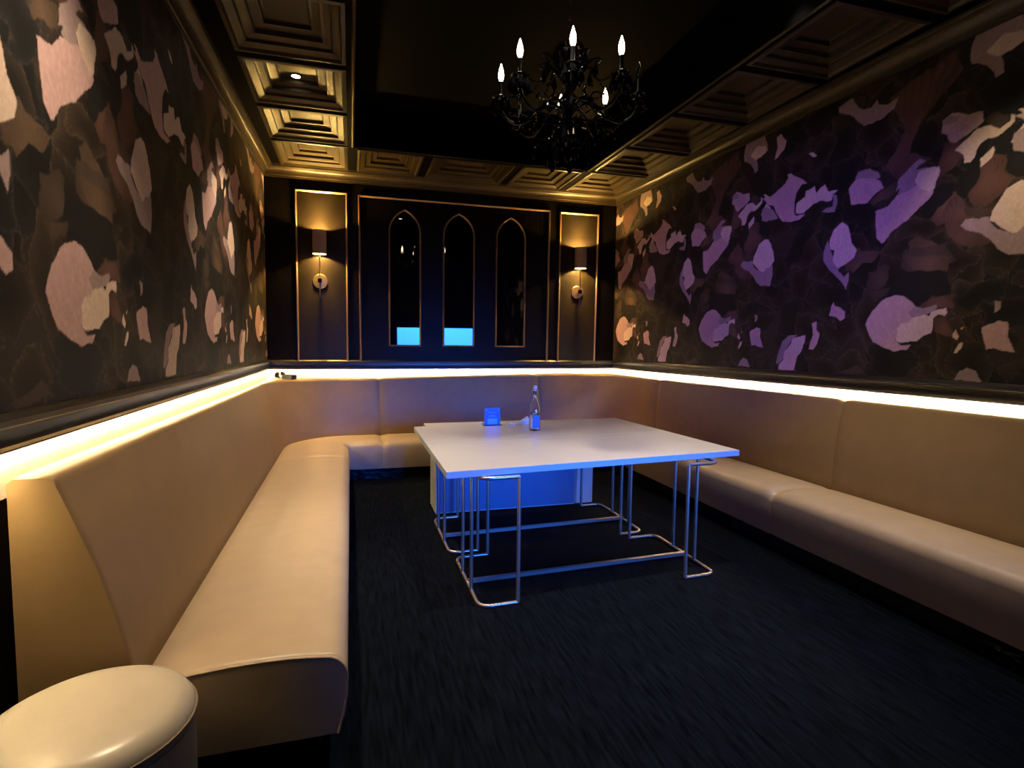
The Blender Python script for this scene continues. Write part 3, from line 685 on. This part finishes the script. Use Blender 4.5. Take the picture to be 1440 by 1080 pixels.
# ------------------------------------------------------------------ white tables
def table(quad, x0, x1, xl, xr, y0, y1, lab):
    c = Vector((sum(p[0] for p in quad)/4, sum(p[1] for p in quad)/4, 0))
    t = empty('white_table', c); tag(t, lab, 'table', 'white tables pushed together')
    q = [Vector((p[0], p[1], 0))-c for p in quad]
    def slab(z0, z1, inset, bev):
        bm = bmesh.new(); qq = [p*(1-inset) for p in q]
        lo = [bm.verts.new((p.x, p.y, z0)) for p in qq]; hi = [bm.verts.new((p.x, p.y, z1)) for p in qq]
        bm.faces.new(lo[::-1]); bm.faces.new(hi)
        for k in range(4): bm.faces.new((lo[k], lo[(k+1) % 4], hi[(k+1) % 4], hi[k]))
        if bev: bmesh.ops.bevel(bm, geom=bm.edges[:], offset=bev, segments=2, affect='EDGES')
        return bm
    obj('tabletop', slab(0.786, 0.790, 0.0, 0.001), M['laminate'], t)
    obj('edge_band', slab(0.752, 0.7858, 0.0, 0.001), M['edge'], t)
    R = 0.011; tilt = (y1[1]-y0[1])/1.4
    def sh(x): return (x-xl)*0.045
    def P(x, y, z): return Vector((x, y+sh(x), z))-c
    for (xo, xe) in ((xl, x0), (xr, x1)):
        ya, yb = y0[0], y1[0]
        for z, nm in ((0.010, 'base_loop'), (0.741, 'top_loop')):
            rad = 0.075
            path = round_path([P(xe, ya, z), P(xo, ya, z), P(xo, yb, z), P(xe, yb, z)], rad)
            bm = bmesh.new(); tube(bm, path, R, 10); obj(nm, bm, M['steel'], t, smooth=50)
        for x, y in ((xe, ya), (xe, yb), (xo, ya+0.23), (xo, yb-0.25)):
            bm = bmesh.new(); tube(bm, [P(x, y, 0.010), P(x, y, 0.741)], R*1.05, 10); obj('leg', bm, M['steel'], t, smooth=50)
    ym = y0[0] + 0.33
    p0, p1 = P(xl, ym, 0.022), P(xr, ym, 0.022)
    bm = bmesh.new(); d = (p1-p0).normalized(); n = Vector((-d.y, d.x, 0))
    grid_loft(bm, [[p + n*a + Vector((0, 0, z)) for a, z in ((-0.014, -0.011), (0.014, -0.011), (0.014, 0.011), (-0.014, 0.011))] for p in (p0, p1)])
    obj('stretcher', bm, M['steel'], t)
    return t
ZT = 0.79
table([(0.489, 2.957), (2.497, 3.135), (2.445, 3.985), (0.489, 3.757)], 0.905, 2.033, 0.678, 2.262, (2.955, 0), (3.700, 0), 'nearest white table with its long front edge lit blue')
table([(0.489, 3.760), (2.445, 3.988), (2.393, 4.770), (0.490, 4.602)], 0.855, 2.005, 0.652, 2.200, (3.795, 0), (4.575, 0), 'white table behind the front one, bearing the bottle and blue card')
# solid console standing behind the two tables
t = empty('console_table', (1.42, 4.95, 0)); tag(t, 'solid white console table behind the two framed tables', 'table')
c = Vector((1.42, 4.95, 0))
def cb(nm, x0, x1, y0, y1, z0, z1, mt, bev=0.003):
    bm = bmesh.new(); box(bm, x0-c.x, x1-c.x, y0-c.y, y1-c.y, z0, z1, bev); return obj(nm, bm, M[mt], t)
cb('body', 0.688, 1.985, 4.735, 5.06, 0.0, 0.705, 'panel'); cb('front_tint_panel', 0.700, 1.975, 4.722, 4.7345, 0.012, 0.700, 'panel_bluelit', 0.001); cb('end_panel', 1.988, 2.165, 4.745, 5.06, 0.0, 0.705, 'panel'); cb('tabletop', 0.632, 2.20, 4.80, 5.10, 0.706, 0.742, 'laminate')  # front sheet added to carry the painted blue light

# ------------------------------------------------------------------ things on the table
# blue card in a clear stand
t = empty('card_stand', (1.139, 4.545, ZT), 0.05); tag(t, 'small upright blue printed card in a clear stand on the table', 'card stand')
bm = bmesh.new(); box(bm, -0.072, 0.072, -0.004, 0.004, 0.004, 0.150, 0.002); obj('clear_panel', bm, M['glass'], t)
bm = bmesh.new(); box(bm, -0.078, 0.078, -0.03, 0.03, 0.0, 0.004, 0.001); obj('base', bm, M['glass'], t)
bm = bmesh.new(); box(bm, -0.068, 0.068, -0.0062, -0.0045, 0.006, 0.146); cd = obj('card', bm, M['bluecard'], t)
bm = bmesh.new(); box(bm, -0.043, 0.043, -0.0075, -0.0063, 0.010, 0.058); obj('printed_block', bm, M['bluelabel'], cd)
for zz, hw in ((0.108, 0.040), (0.082, 0.028), (0.074, 0.034)):
    bm = bmesh.new(); box(bm, -hw, hw, -0.0070, -0.0063, zz, zz+0.003); obj('printed_line', bm, M['bluelabel'], cd)
for sx in (-1, 1):
    bm = bmesh.new(); box(bm, sx*0.052-0.004, sx*0.052+0.004, -0.0070, -0.0063, 0.128, 0.136); obj('printed_dot', bm, M['bluelabel'], cd)
# bottle
t = empty('water_bottle', (1.411, 4.225, ZT)); tag(t, 'clear glass water bottle with swing stopper on the table', 'bottle')
prof = [(0.0, 0.0), (0.034, 0.0), (0.040, 0.004), (0.041, 0.02), (0.041, 0.125), (0.038, 0.150), (0.028, 0.180), (0.019, 0.205), (0.0155, 0.225), (0.0150, 0.262), (0.018, 0.266), (0.018, 0.276), (0.014, 0.280)]
inner = [(0.0115, 0.280), (0.0120, 0.225), (0.0155, 0.205), (0.0245, 0.180), (0.0345, 0.150), (0.0375, 0.125), (0.0375, 0.02), (0.034, 0.008), (0.0, 0.006)]
bm = bmesh.new(); lathe(bm, prof+inner, 32, cap=False); obj('bottle_glass', bm, M['glass'], t, smooth=60)
bm = bmesh.new(); lathe(bm, [(0.0, 0.0065), (0.0335, 0.0085), (0.037, 0.021), (0.037, 0.112), (0.0, 0.112)], 32, cap=False); obj('water', bm, M['water'], t, smooth=60)
bm = bmesh.new(); lathe(bm, [(0.0, 0.276), (0.011, 0.276), (0.013, 0.284), (0.0135, 0.296), (0.010, 0.304), (0.0, 0.306)], 20, cap=False); st_ = obj('stopper', bm, M['paper'], t, smooth=60)
bm = bmesh.new(); tube(bm, [(-0.016, 0, 0.245), (-0.024, 0, 0.262), (-0.018, 0, 0.288), (0, 0, 0.293), (0.018, 0, 0.288), (0.024, 0, 0.262), (0.016, 0, 0.245)], 0.0016, 6); obj('wire_bail', bm, M['greymetal'], t, smooth=60)
bm = bmesh.new()
for k in range(-8, 8):
    a0, a1 = -PI/2 + k*0.085, -PI/2 + (k+1)*0.085
    vs = [bm.verts.new((0.0415*math.cos(a), 0.0415*math.sin(a), z)) for a, z in ((a0, 0.02), (a1, 0.02), (a1, 0.105), (a0, 0.105))]; bm.faces.new(vs)
bmesh.ops.solidify(bm, geom=bm.faces[:], thickness=-0.0006)
obj('label', bm, M['bluelabel'], t, smooth=60)['label'] = 'pale blue paper label'
t.scale = (1.08, 1.08, 1.18)
# twisted paper napkin between card and bottle
t = empty('paper_napkin', (1.345, 4.535, ZT), 0.0); tag(t, 'twisted white paper napkin lying between blue card and bottle', 'napkin')
bm = bmesh.new(); secs = []
for k, (x, hw, hz) in enumerate(((-0.060, 0.012, 0.010), (-0.02, 0.009, 0.009), (0.02, 0.008, 0.008), (0.045, 0.016, 0.018), (0.085, 0.032, 0.030), (0.105, 0.040, 0.036))):
    secs.append([Vector((x, 0.05*(-x), 0.002)) + Vector((0.004*math.sin(3*j), hw*math.cos(2*PI*j/12)*(1+0.25*math.sin(5*j)), hz*(1+math.sin(2*PI*j/12))*(1+0.15*math.cos(7*j)))) for j in range(12)])
grid_loft(bm, secs); obj('paper', bm, M['paper'], t, smooth=25)
t = obj('bottle_cap', lathe(bmesh.new(), [(0.0, 0.0), (0.016, 0.0), (0.018, 0.004), (0.018, 0.014), (0.015, 0.018), (0.0, 0.018)], 20, cap=False), M['paper'], smooth=50, loc=(1.065, 4.62, ZT)); tag(t, 'tiny white cap lying left of the blue card on the table', 'cap')

# ------------------------------------------------------------------ black buckle and strap left on the backrest corner
t = empty('strap_buckle', (-0.73, 6.70, 1.050), -0.75); tag(t, 'small black buckle and coiled strap lying on the backrest in the far left corner', 'strap')
bm = bmesh.new()
for (x0, x1, y0, y1) in ((0.02, 0.165, -0.035, -0.022), (0.02, 0.165, 0.022, 0.035), (0.02, 0.034, -0.035, 0.035), (0.085, 0.097, -0.035, 0.035), (0.152, 0.165, -0.035, 0.035)): box(bm, x0, x1, y0, y1, 0.0, 0.05, 0.003)
obj('buckle', bm, M['plastic'], t)
bm = bmesh.new(); secs = []
for k in range(40):
    a = k*0.42; r = 0.03 + 0.0012*k; cx, cz = -0.05, 0.055
    x, z = cx + r*math.cos(a), cz + r*0.62*math.sin(a)
    secs.append([Vector((x + d*math.cos(a), y, z + d*math.sin(a))) for d, y in ((-0.0012, -0.014), (0.0012, -0.014), (0.0012, 0.014), (-0.0012, 0.014))])
grid_loft(bm, secs); o = obj('strap', bm, M['plastic'], t, smooth=40)
zmin = min(v.co.z for v in o.data.vertices)
for v in o.data.vertices: v.co.z -= zmin

# ------------------------------------------------------------------ wall sconces
def lamp(name, kind, loc, energy, col, rad=0.03, parent=None, **kw):
    l = bpy.data.lights.new(name, kind); l.energy = energy; l.color = col
    if kind in ('POINT', 'SPOT'): l.shadow_soft_size = rad
    for k, v in kw.items(): setattr(l, k, v)
    o = bpy.data.objects.new(name, l); o.location = loc
    return link(o, parent)
def sconce(x, zb, lab):
    t = empty('wall_sconce', (x, YB, zb)); tag(t, lab, 'wall lamp', 'wall sconces')
    bm = bmesh.new(); prof = [(0.0, 0.0), (0.085, 0.0), (0.085, 0.010), (0.078, 0.018), (0.0, 0.020)]
    lathe(bm, prof, 40, cap=False)
    for v in bm.verts: v.co = Vector((v.co.x, -v.co.z, v.co.y))
    obj('backplate', bm, M['brass'], t, smooth=40)
    yo = -0.105
    bm = bmesh.new(); tube(bm, [(0, -0.015, 0.0), (0, yo, 0.0)], 0.010, 12); obj('arm', bm, M['brass'], t, smooth=50)
    bm = bmesh.new(); box(bm, -0.022, 0.022, yo-0.018, yo+0.018, -0.025, 0.025, 0.004); obj('bracket', bm, M['lacquer'], t)
    bm = bmesh.new(); tube(bm, [(0, yo, -0.205), (0, yo, 0.42)], [0.006, 0.007], 12); obj('stem', bm, M['brass'], t, smooth=50)
    R, z0, z1 = 0.078, 0.305, 0.575
    bm = bmesh.new(); lathe(bm, [(R, z0), (R, z1)], 48, (0, yo), cap=False)
    sh = obj('shade', bm, M['shade'], t, smooth=60)
    bm = bmesh.new(); lathe(bm, [(R-0.003, z0), (R-0.003, z1)], 48, (0, yo), cap=False); obj('shade_lining', bm, M['lining'], sh, smooth=60)
    bm = bmesh.new(); tube(bm, [((R-0.001)*math.cos(2*PI*k/48), yo+(R-0.001)*math.sin(2*PI*k/48), z0) for k in range(48)], 0.003, 6, closed=True); obj('shade_rim', bm, M['brass'], sh, smooth=60)
    for zb_, sg in ((0.540, 1), (0.352, -1)):          # one bulb facing up, one facing down
        bm = bmesh.new(); lathe(bm, [(0.0, zb_-0.032*sg), (0.012, zb_-0.030*sg), (0.019, zb_-0.010*sg), (0.021, zb_+0.004*sg), (0.015, zb_+0.022*sg), (0.0, zb_+0.028*sg)], 20, (0, yo), cap=False)
        obj('bulb', bm, EM['sconce'], t, smooth=60)
        lamp('sconce_light', 'POINT', (0, yo, zb_ + 0.004*sg), POW['sconce_up'] if sg > 0 else POW['sconce_down'], (1.0, 0.60, 0.15), 0.022, t)
    return t
sconce(-0.342, 2.180, 'left wall sconce with brown cylinder shade, nearest the left wall')
sconce(2.925, 2.166, 'right wall sconce with brown cylinder shade, near the right papered wall')

# ------------------------------------------------------------------ recessed downlights
def downlight(x, y, z, lab, energy, cone, warm=(1.0, 0.77, 0.50), soft=0.035):
    t = empty('downlight', (x, y, z)); tag(t, lab, 'ceiling light', 'recessed downlights in the ceiling')
    bm = bmesh.new(); lathe(bm, [(0.034, -0.005), (0.052, -0.005), (0.056, 0.0), (0.034, 0.0)], 32, cap=False); obj('bezel', bm, M['coffer'], t, smooth=50)
    bm = bmesh.new(); lathe(bm, [(0.0, -0.003), (0.034, -0.003), (0.034, -0.001), (0.0, -0.001)], 32, cap=False); obj('lens', bm, EM['down'], t)
    lamp('downlight_lamp', 'SPOT', (0, 0, -0.02), energy, warm, soft, t, spot_size=math.radians(cone), spot_blend=0.8)
    return t
ZCOF = ZC + 0.115
downlight(-0.40, 4.92, ZCOF, 'round ceiling downlight glowing in the left coffers', POW['d1'], POW['cone'])
downlight(-0.47, 2.24, ZCOF, 'ceiling downlight in the left coffers above the camera side', POW['d2'], POW['cone'])
downlight(3.05, 2.24, ZCOF, 'ceiling downlight in the right coffers nearest the camera side', POW['d3'], POW['cone'])
downlight(0.95, 2.80, ZTRAY, 'ceiling downlight in the raised black centre, left of the chandelier', POW['d4'], POW['cone4'], (1.0, 0.86, 0.72), 0.05)
downlight(2.45, 2.95, ZTRAY, 'ceiling downlight in the raised black centre, right of the chandelier', POW['d5'], 60, (1.0, 0.86, 0.70))

# blue lamp added out of view behind the camera to tint the right wall
t = empty('added_spotlight', (0.60, -0.85, ZC)); tag(t, 'added blue lamp behind the camera, tinting the right wall', 'added_spotlight')
bm = bmesh.new(); lathe(bm, [(0.0, 0.0), (0.05, 0.0), (0.05, -0.02), (0.012, -0.025), (0.012, -0.12), (0.0, -0.12)], 20, cap=False); obj('bracket', bm, M['plastic'], t, smooth=40)
aim = (Vector((3.56, 4.35, 1.92)) - Vector((0.60, -0.85, ZC-0.18))).normalized()
qm = aim.to_track_quat('-Z', 'Y')
bm = bmesh.new(); lathe(bm, [(0.0, 0.10), (0.05, 0.09), (0.06, 0.05), (0.06, -0.06), (0.054, -0.06), (0.05, 0.04), (0.0, 0.045)], 24, cap=False)
o = obj('can', bm, M['plastic'], t, smooth=40); o.location = (0, 0, -0.18); o.rotation_euler = qm.to_euler()
sp = lamp('added_spot_lamp', 'SPOT', (0, 0, -0.18), POW['spot'], (0.16, 0.07, 1.0), 0.03, t, spot_size=math.radians(28), spot_blend=1.0)
sp.rotation_euler = qm.to_euler()

# ------------------------------------------------------------------ chandelier
CX, CY = 1.325, 3.39
t = empty('chandelier', (CX, CY, ZTRAY)); tag(t, 'black crystal chandelier with candle bulbs hanging from the ceiling', 'chandelier')
Z0 = ZTRAY
def cz(z): return z-Z0
bm = bmesh.new(); lathe(bm, [(0.0, 0.0), (0.075, 0.0), (0.078, -0.012), (0.05, -0.03), (0.018, -0.045), (0.0, -0.045)], 32, cap=False); obj('canopy', bm, M['lacquer'], t, smooth=50)
bm = bmesh.new()
for k in range(20):
    z = -0.05 - 0.022*k; a = PI/2*(k % 2)
    tube(bm, [(0.009*math.cos(2*PI*j/12)*math.cos(a), 0.009*math.cos(2*PI*j/12)*math.sin(a), z + 0.016*math.sin(2*PI*j/12)) for j in range(12)], 0.0025, 6, closed=True)
obj('chain', bm, M['lacquer'], t, smooth=60)
bm = bmesh.new()
lathe(bm, [(0.0, cz(3.36)), (0.012, cz(3.355)), (0.03, cz(3.34)), (0.085, cz(3.335)), (0.09, cz(3.325)), (0.03, cz(3.315)), (0.018, cz(3.29)), (0.02, cz(3.22)), (0.04, cz(3.19)), (0.045, cz(3.16)), (0.022, cz(3.13)),
           (0.018, cz(3.08)), (0.03, cz(3.05)), (0.055, cz(3.02)), (0.06, cz(2.98)), (0.035, cz(2.93)), (0.02, cz(2.90)), (0.05, cz(2.87)), (0.085, cz(2.84)), (0.07, cz(2.80)), (0.03, cz(2.77)), (0.015, cz(2.73)), (0.0, cz(2.72))], 24, cap=False)
obj('column', bm, M['crystal'], t, smooth=40)
def drop(bm, x, y, z, s=1.0):
    """faceted pear drop hanging from (x, y, z)"""
    n = 6; rings = [(0.0, 0.0), (0.004, -0.010), (0.011, -0.032), (0.009, -0.044), (0.0, -0.054)]
    prev = None
    vs0 = bm.verts.new((x, y, z))
    for r, dz in rings[1:-1]:
        cur = [bm.verts.new((x + r*s*math.cos(2*PI*k/n), y + r*s*math.sin(2*PI*k/n), z + dz*s)) for k in range(n)]
        for k in range(n):
            if prev is None: bm.faces.new((vs0, cur[k], cur[(k+1) % n]))
            else: bm.faces.new((prev[k], cur[k], cur[(k+1) % n], prev[(k+1) % n]))
        prev = cur
    v1 = bm.verts.new((x, y, z - 0.054*s))
    for k in range(n): bm.faces.new((prev[k], v1, prev[(k+1) % n]))
def bead(bm, x, y, z, r=0.008):
    top = bm.verts.new((x, y, z+r)); bot = bm.verts.new((x, y, z-r)); n = 6
    ring = [bm.verts.new((x + r*math.cos(2*PI*k/n), y + r*math.sin(2*PI*k/n), z)) for k in range(n)]
    for k in range(n): bm.faces.new((top, ring[k], ring[(k+1) % n])); bm.faces.new((bot, ring[(k+1) % n], ring[k]))
ANG = [33, 76, 120, 163, 207, 251, 292, 337]
RA = 0.425
for i, ad in enumerate(ANG):
    a = math.radians(ad); ca, sa = math.cos(a), math.sin(a)
    ctl = [(0.04, 2.95), (0.10, 2.985), (0.17, 2.965), (0.24, 2.895), (0.31, 2.865), (0.375, 2.885), (0.415, 2.94), (RA, 3.00)]
    pts = []
    for k in range(len(ctl)-1):
        p0 = ctl[max(k-1, 0)]; p1 = ctl[k]; p2 = ctl[k+1]; p3 = ctl[min(k+2, len(ctl)-1)]
        for q in range(4):
            s = q/4
            f = lambda j: 0.5*((2*p1[j]) + (-p0[j]+p2[j])*s + (2*p0[j]-5*p1[j]+4*p2[j]-p3[j])*s*s + (-p0[j]+3*p1[j]-3*p2[j]+p3[j])*s**3)
            pts.append((f(0)*ca, f(0)*sa, cz(f(1))))
    pts.append((RA*ca, RA*sa, cz(3.0)))
    bm = bmesh.new(); tube(bm, pts, 0.011, 8)
    # upward scroll on the arm
    tube(bm, [((0.17 + 0.035*math.cos(q*0.5))*ca, (0.17 + 0.035*math.cos(q*0.5))*sa, cz(3.02 + 0.035*math.sin(q*0.5))) for q in range(10)], 0.006, 6)
    arm = obj('arm', bm, M['crystal'], t, smooth=50)
    px, py = RA*ca, RA*sa
    bm = bmesh.new(); n = 10; rg = []
    lathe(bm, [(0.0, cz(2.995)), (0.02, cz(2.998)), (0.045, cz(3.006)), (0.058, cz(3.018)), (0.055, cz(3.021)), (0.03, cz(3.012)), (0.0, cz(3.008))], 16, (px, py), cap=False)
    obj('bobeche', bm, M['crystal'], arm, smooth=40)
    bm = bmesh.new(); lathe(bm, [(0.0, cz(3.010)), (0.014, cz(3.010)), (0.0125, cz(3.03)), (0.0125, cz(3.118)), (0.0, cz(3.12))], 14, (px, py), cap=False); obj('candle_sleeve', bm, M['lacquer'], arm, smooth=50)
    lit = i not in (2, 7)
    bm = bmesh.new(); lathe(bm, [(0.0, cz(3.12)), (0.010, cz(3.122)), (0.0165, cz(3.142)), (0.018, cz(3.16)), (0.0145, cz(3.185)), (0.008, cz(3.205)), (0.003, cz(3.222)), (0.0, cz(3.228))], 16, (px, py), cap=False)
    bo = obj('bulb', bm, EM['candle'] if lit else M['glass'], arm, smooth=60)
    bo['label'] = 'glowing candle bulb' if lit else 'unlit candle bulb'
    for j in range(7):
        aj = 2*PI*j/7 + a
        bm = bmesh.new(); drop(bm, px + 0.052*math.cos(aj), py + 0.052*math.sin(aj), cz(3.014), 1.7); obj('crystal_drop', bm, M['crystal'], arm)
    # bead swag from crown to arm tip
    bm = bmesh.new(); S = 18; th_ = []
    for k in range(S+1):
        s = k/S; r = 0.085 + (RA-0.055-0.085)*s; z = 3.325 + (3.03-3.325)*s - 0.13*math.sin(PI*s)*(1-0.25*s)
        bead(bm, r*ca, r*sa, cz(z), 0.0075); th_.append((r*ca, r*sa, cz(z)))
    tube(bm, th_, 0.0016, 5)
    obj('bead_swag', bm, M['crystal'], t)
    # swag between neighbouring arms
    a2 = math.radians(ANG[(i+1) % 8]); bm = bmesh.new(); th_ = []
    for k in range(13):
        s = k/12; x = RA*(ca*(1-s) + math.cos(a2)*s); y = RA*(sa*(1-s) + math.sin(a2)*s)
        bead(bm, x*0.9, y*0.9, cz(2.99 - 0.11*math.sin(PI*s)), 0.0075); th_.append((x*0.9, y*0.9, cz(2.99 - 0.11*math.sin(PI*s))))
    tube(bm, th_, 0.0016, 5)
    drop(bm, RA*0.9*(ca+math.cos(a2))/2, RA*0.9*(sa+math.sin(a2))/2, cz(2.881), 1.3)
    obj('bead_swag', bm, M['crystal'], t)
# hanging strings under the bowl
for k in range(14):
    a = 2*PI*k/14 + 0.2; r = 0.23 if k % 2 else 0.14; L = 8 if k % 2 else 10
    bm = bmesh.new(); zt = 2.90 if k % 2 else 2.86
    for j in range(L): bead(bm, r*math.cos(a), r*math.sin(a), cz(zt - 0.018*j), 0.0075)
    tube(bm, [(r*math.cos(a), r*math.sin(a), cz(zt)), (r*math.cos(a), r*math.sin(a), cz(zt - 0.018*L))], 0.0016, 5)
    drop(bm, r*math.cos(a), r*math.sin(a), cz(zt - 0.018*L + 0.006), 1.7)
    # thin spoke carrying the string
    tube(bm, [(0.05*math.cos(a), 0.05*math.sin(a), cz(2.87)), (r*math.cos(a), r*math.sin(a), cz(zt+0.004))], 0.004, 6)
    obj('bead_string', bm, M['crystal'], t)
bm = bmesh.new(); lathe(bm, [(0.0, cz(2.725)), (0.02, cz(2.71)), (0.034, cz(2.68)), (0.03, cz(2.655)), (0.012, cz(2.635)), (0.0, cz(2.62))], 10, cap=False); obj('finial', bm, M['crystal'], t)
for k in range(8):
    a = 2*PI*k/8; bm = bmesh.new(); drop(bm, 0.088*math.cos(a), 0.088*math.sin(a), cz(3.328), 2.0); obj('crystal_drop', bm, M['crystal'], t)
for k in range(8):                                   # curled upper leaves with a prism at each tip
    a = 2*PI*k/8 + 0.25; ca, sa = math.cos(a), math.sin(a)
    bm = bmesh.new(); pts = []
    for q in range(15):
        u = q/14; r = 0.03 + 0.17*math.sin(u*PI*0.62); z = 3.12 + 0.19*u + 0.05*math.sin(u*PI*1.6)
        if u > 0.75: r -= 0.10*(u-0.75); z -= 0.16*(u-0.75)
        pts.append((r*ca, r*sa, cz(z)))
    tube(bm, pts, [0.010-0.005*q/14 for q in range(15)], 7); lf = obj('upper_scroll', bm, M['crystal'], t, smooth=50)
    bm = bmesh.new(); drop(bm, pts[-1][0], pts[-1][1], pts[-1][2], 1.8); obj('crystal_drop', bm, M['crystal'], lf)
for k in range(12):                                  # fringe of prisms round the lower bowl
    a = 2*PI*k/12; bm = bmesh.new(); drop(bm, 0.086*math.cos(a), 0.086*math.sin(a), cz(2.84), 2.2); obj('crystal_drop', bm, M['crystal'], t)

# ------------------------------------------------------------------ the lit screen on the wall behind the camera (seen in the mirrors, lights the room blue)
t = empty('wall_screen', (2.20, YF+0.17, 0.70), math.radians(9)); tag(t, 'wide blue lit screen on the front wall, seen in the arched mirrors', 'screen')
def tilt(bm):
    bmesh.ops.rotate(bm, verts=bm.verts[:], cent=(0, 0, 0), matrix=Matrix.Rotation(math.radians(-8), 3, 'X')); return bm
bm = bmesh.new(); box(bm, -1.04, 1.04, 0.0, 0.05, 0.0, 1.17, 0.006); obj('housing', tilt(bm), M['plastic'], t)
bm = bmesh.new(); box(bm, -1.02, 1.02, 0.0505, 0.0525, 0.02, 1.15); obj('display', tilt(bm), EM['screen'], t)
bm = bmesh.new(); box(bm, -0.25, 0.25, -0.13, 0.08, 0.35, 0.80); obj('bracket', bm, M['plastic'], t)
sl = lamp('screen_light', 'AREA', (0, 0.14, 0.585), POW['screen'], (0.02, 0.15, 1.0), parent=t)
sl.data.shape = 'RECTANGLE'; sl.data.size = 2.0; sl.data.size_y = 1.1; sl.data.spread = math.radians(POW['spread'])
sl.rotation_euler = (math.radians(82), 0, 0)
sl.visible_glossy = True

# ------------------------------------------------------------------ world and view
w = bpy.data.worlds.new('world'); SC.world = w; w.use_nodes = True
w.node_tree.nodes['Background'].inputs['Color'].default_value = (0.02, 0.02, 0.03, 1); w.node_tree.nodes['Background'].inputs['Strength'].default_value = 0.05
SC.view_settings.view_transform = 'Standard'; SC.view_settings.look = 'None'; SC.view_settings.gamma = 1.0; SC.view_settings.use_curve_mapping = False
SC.view_settings.exposure = EXPOSURE
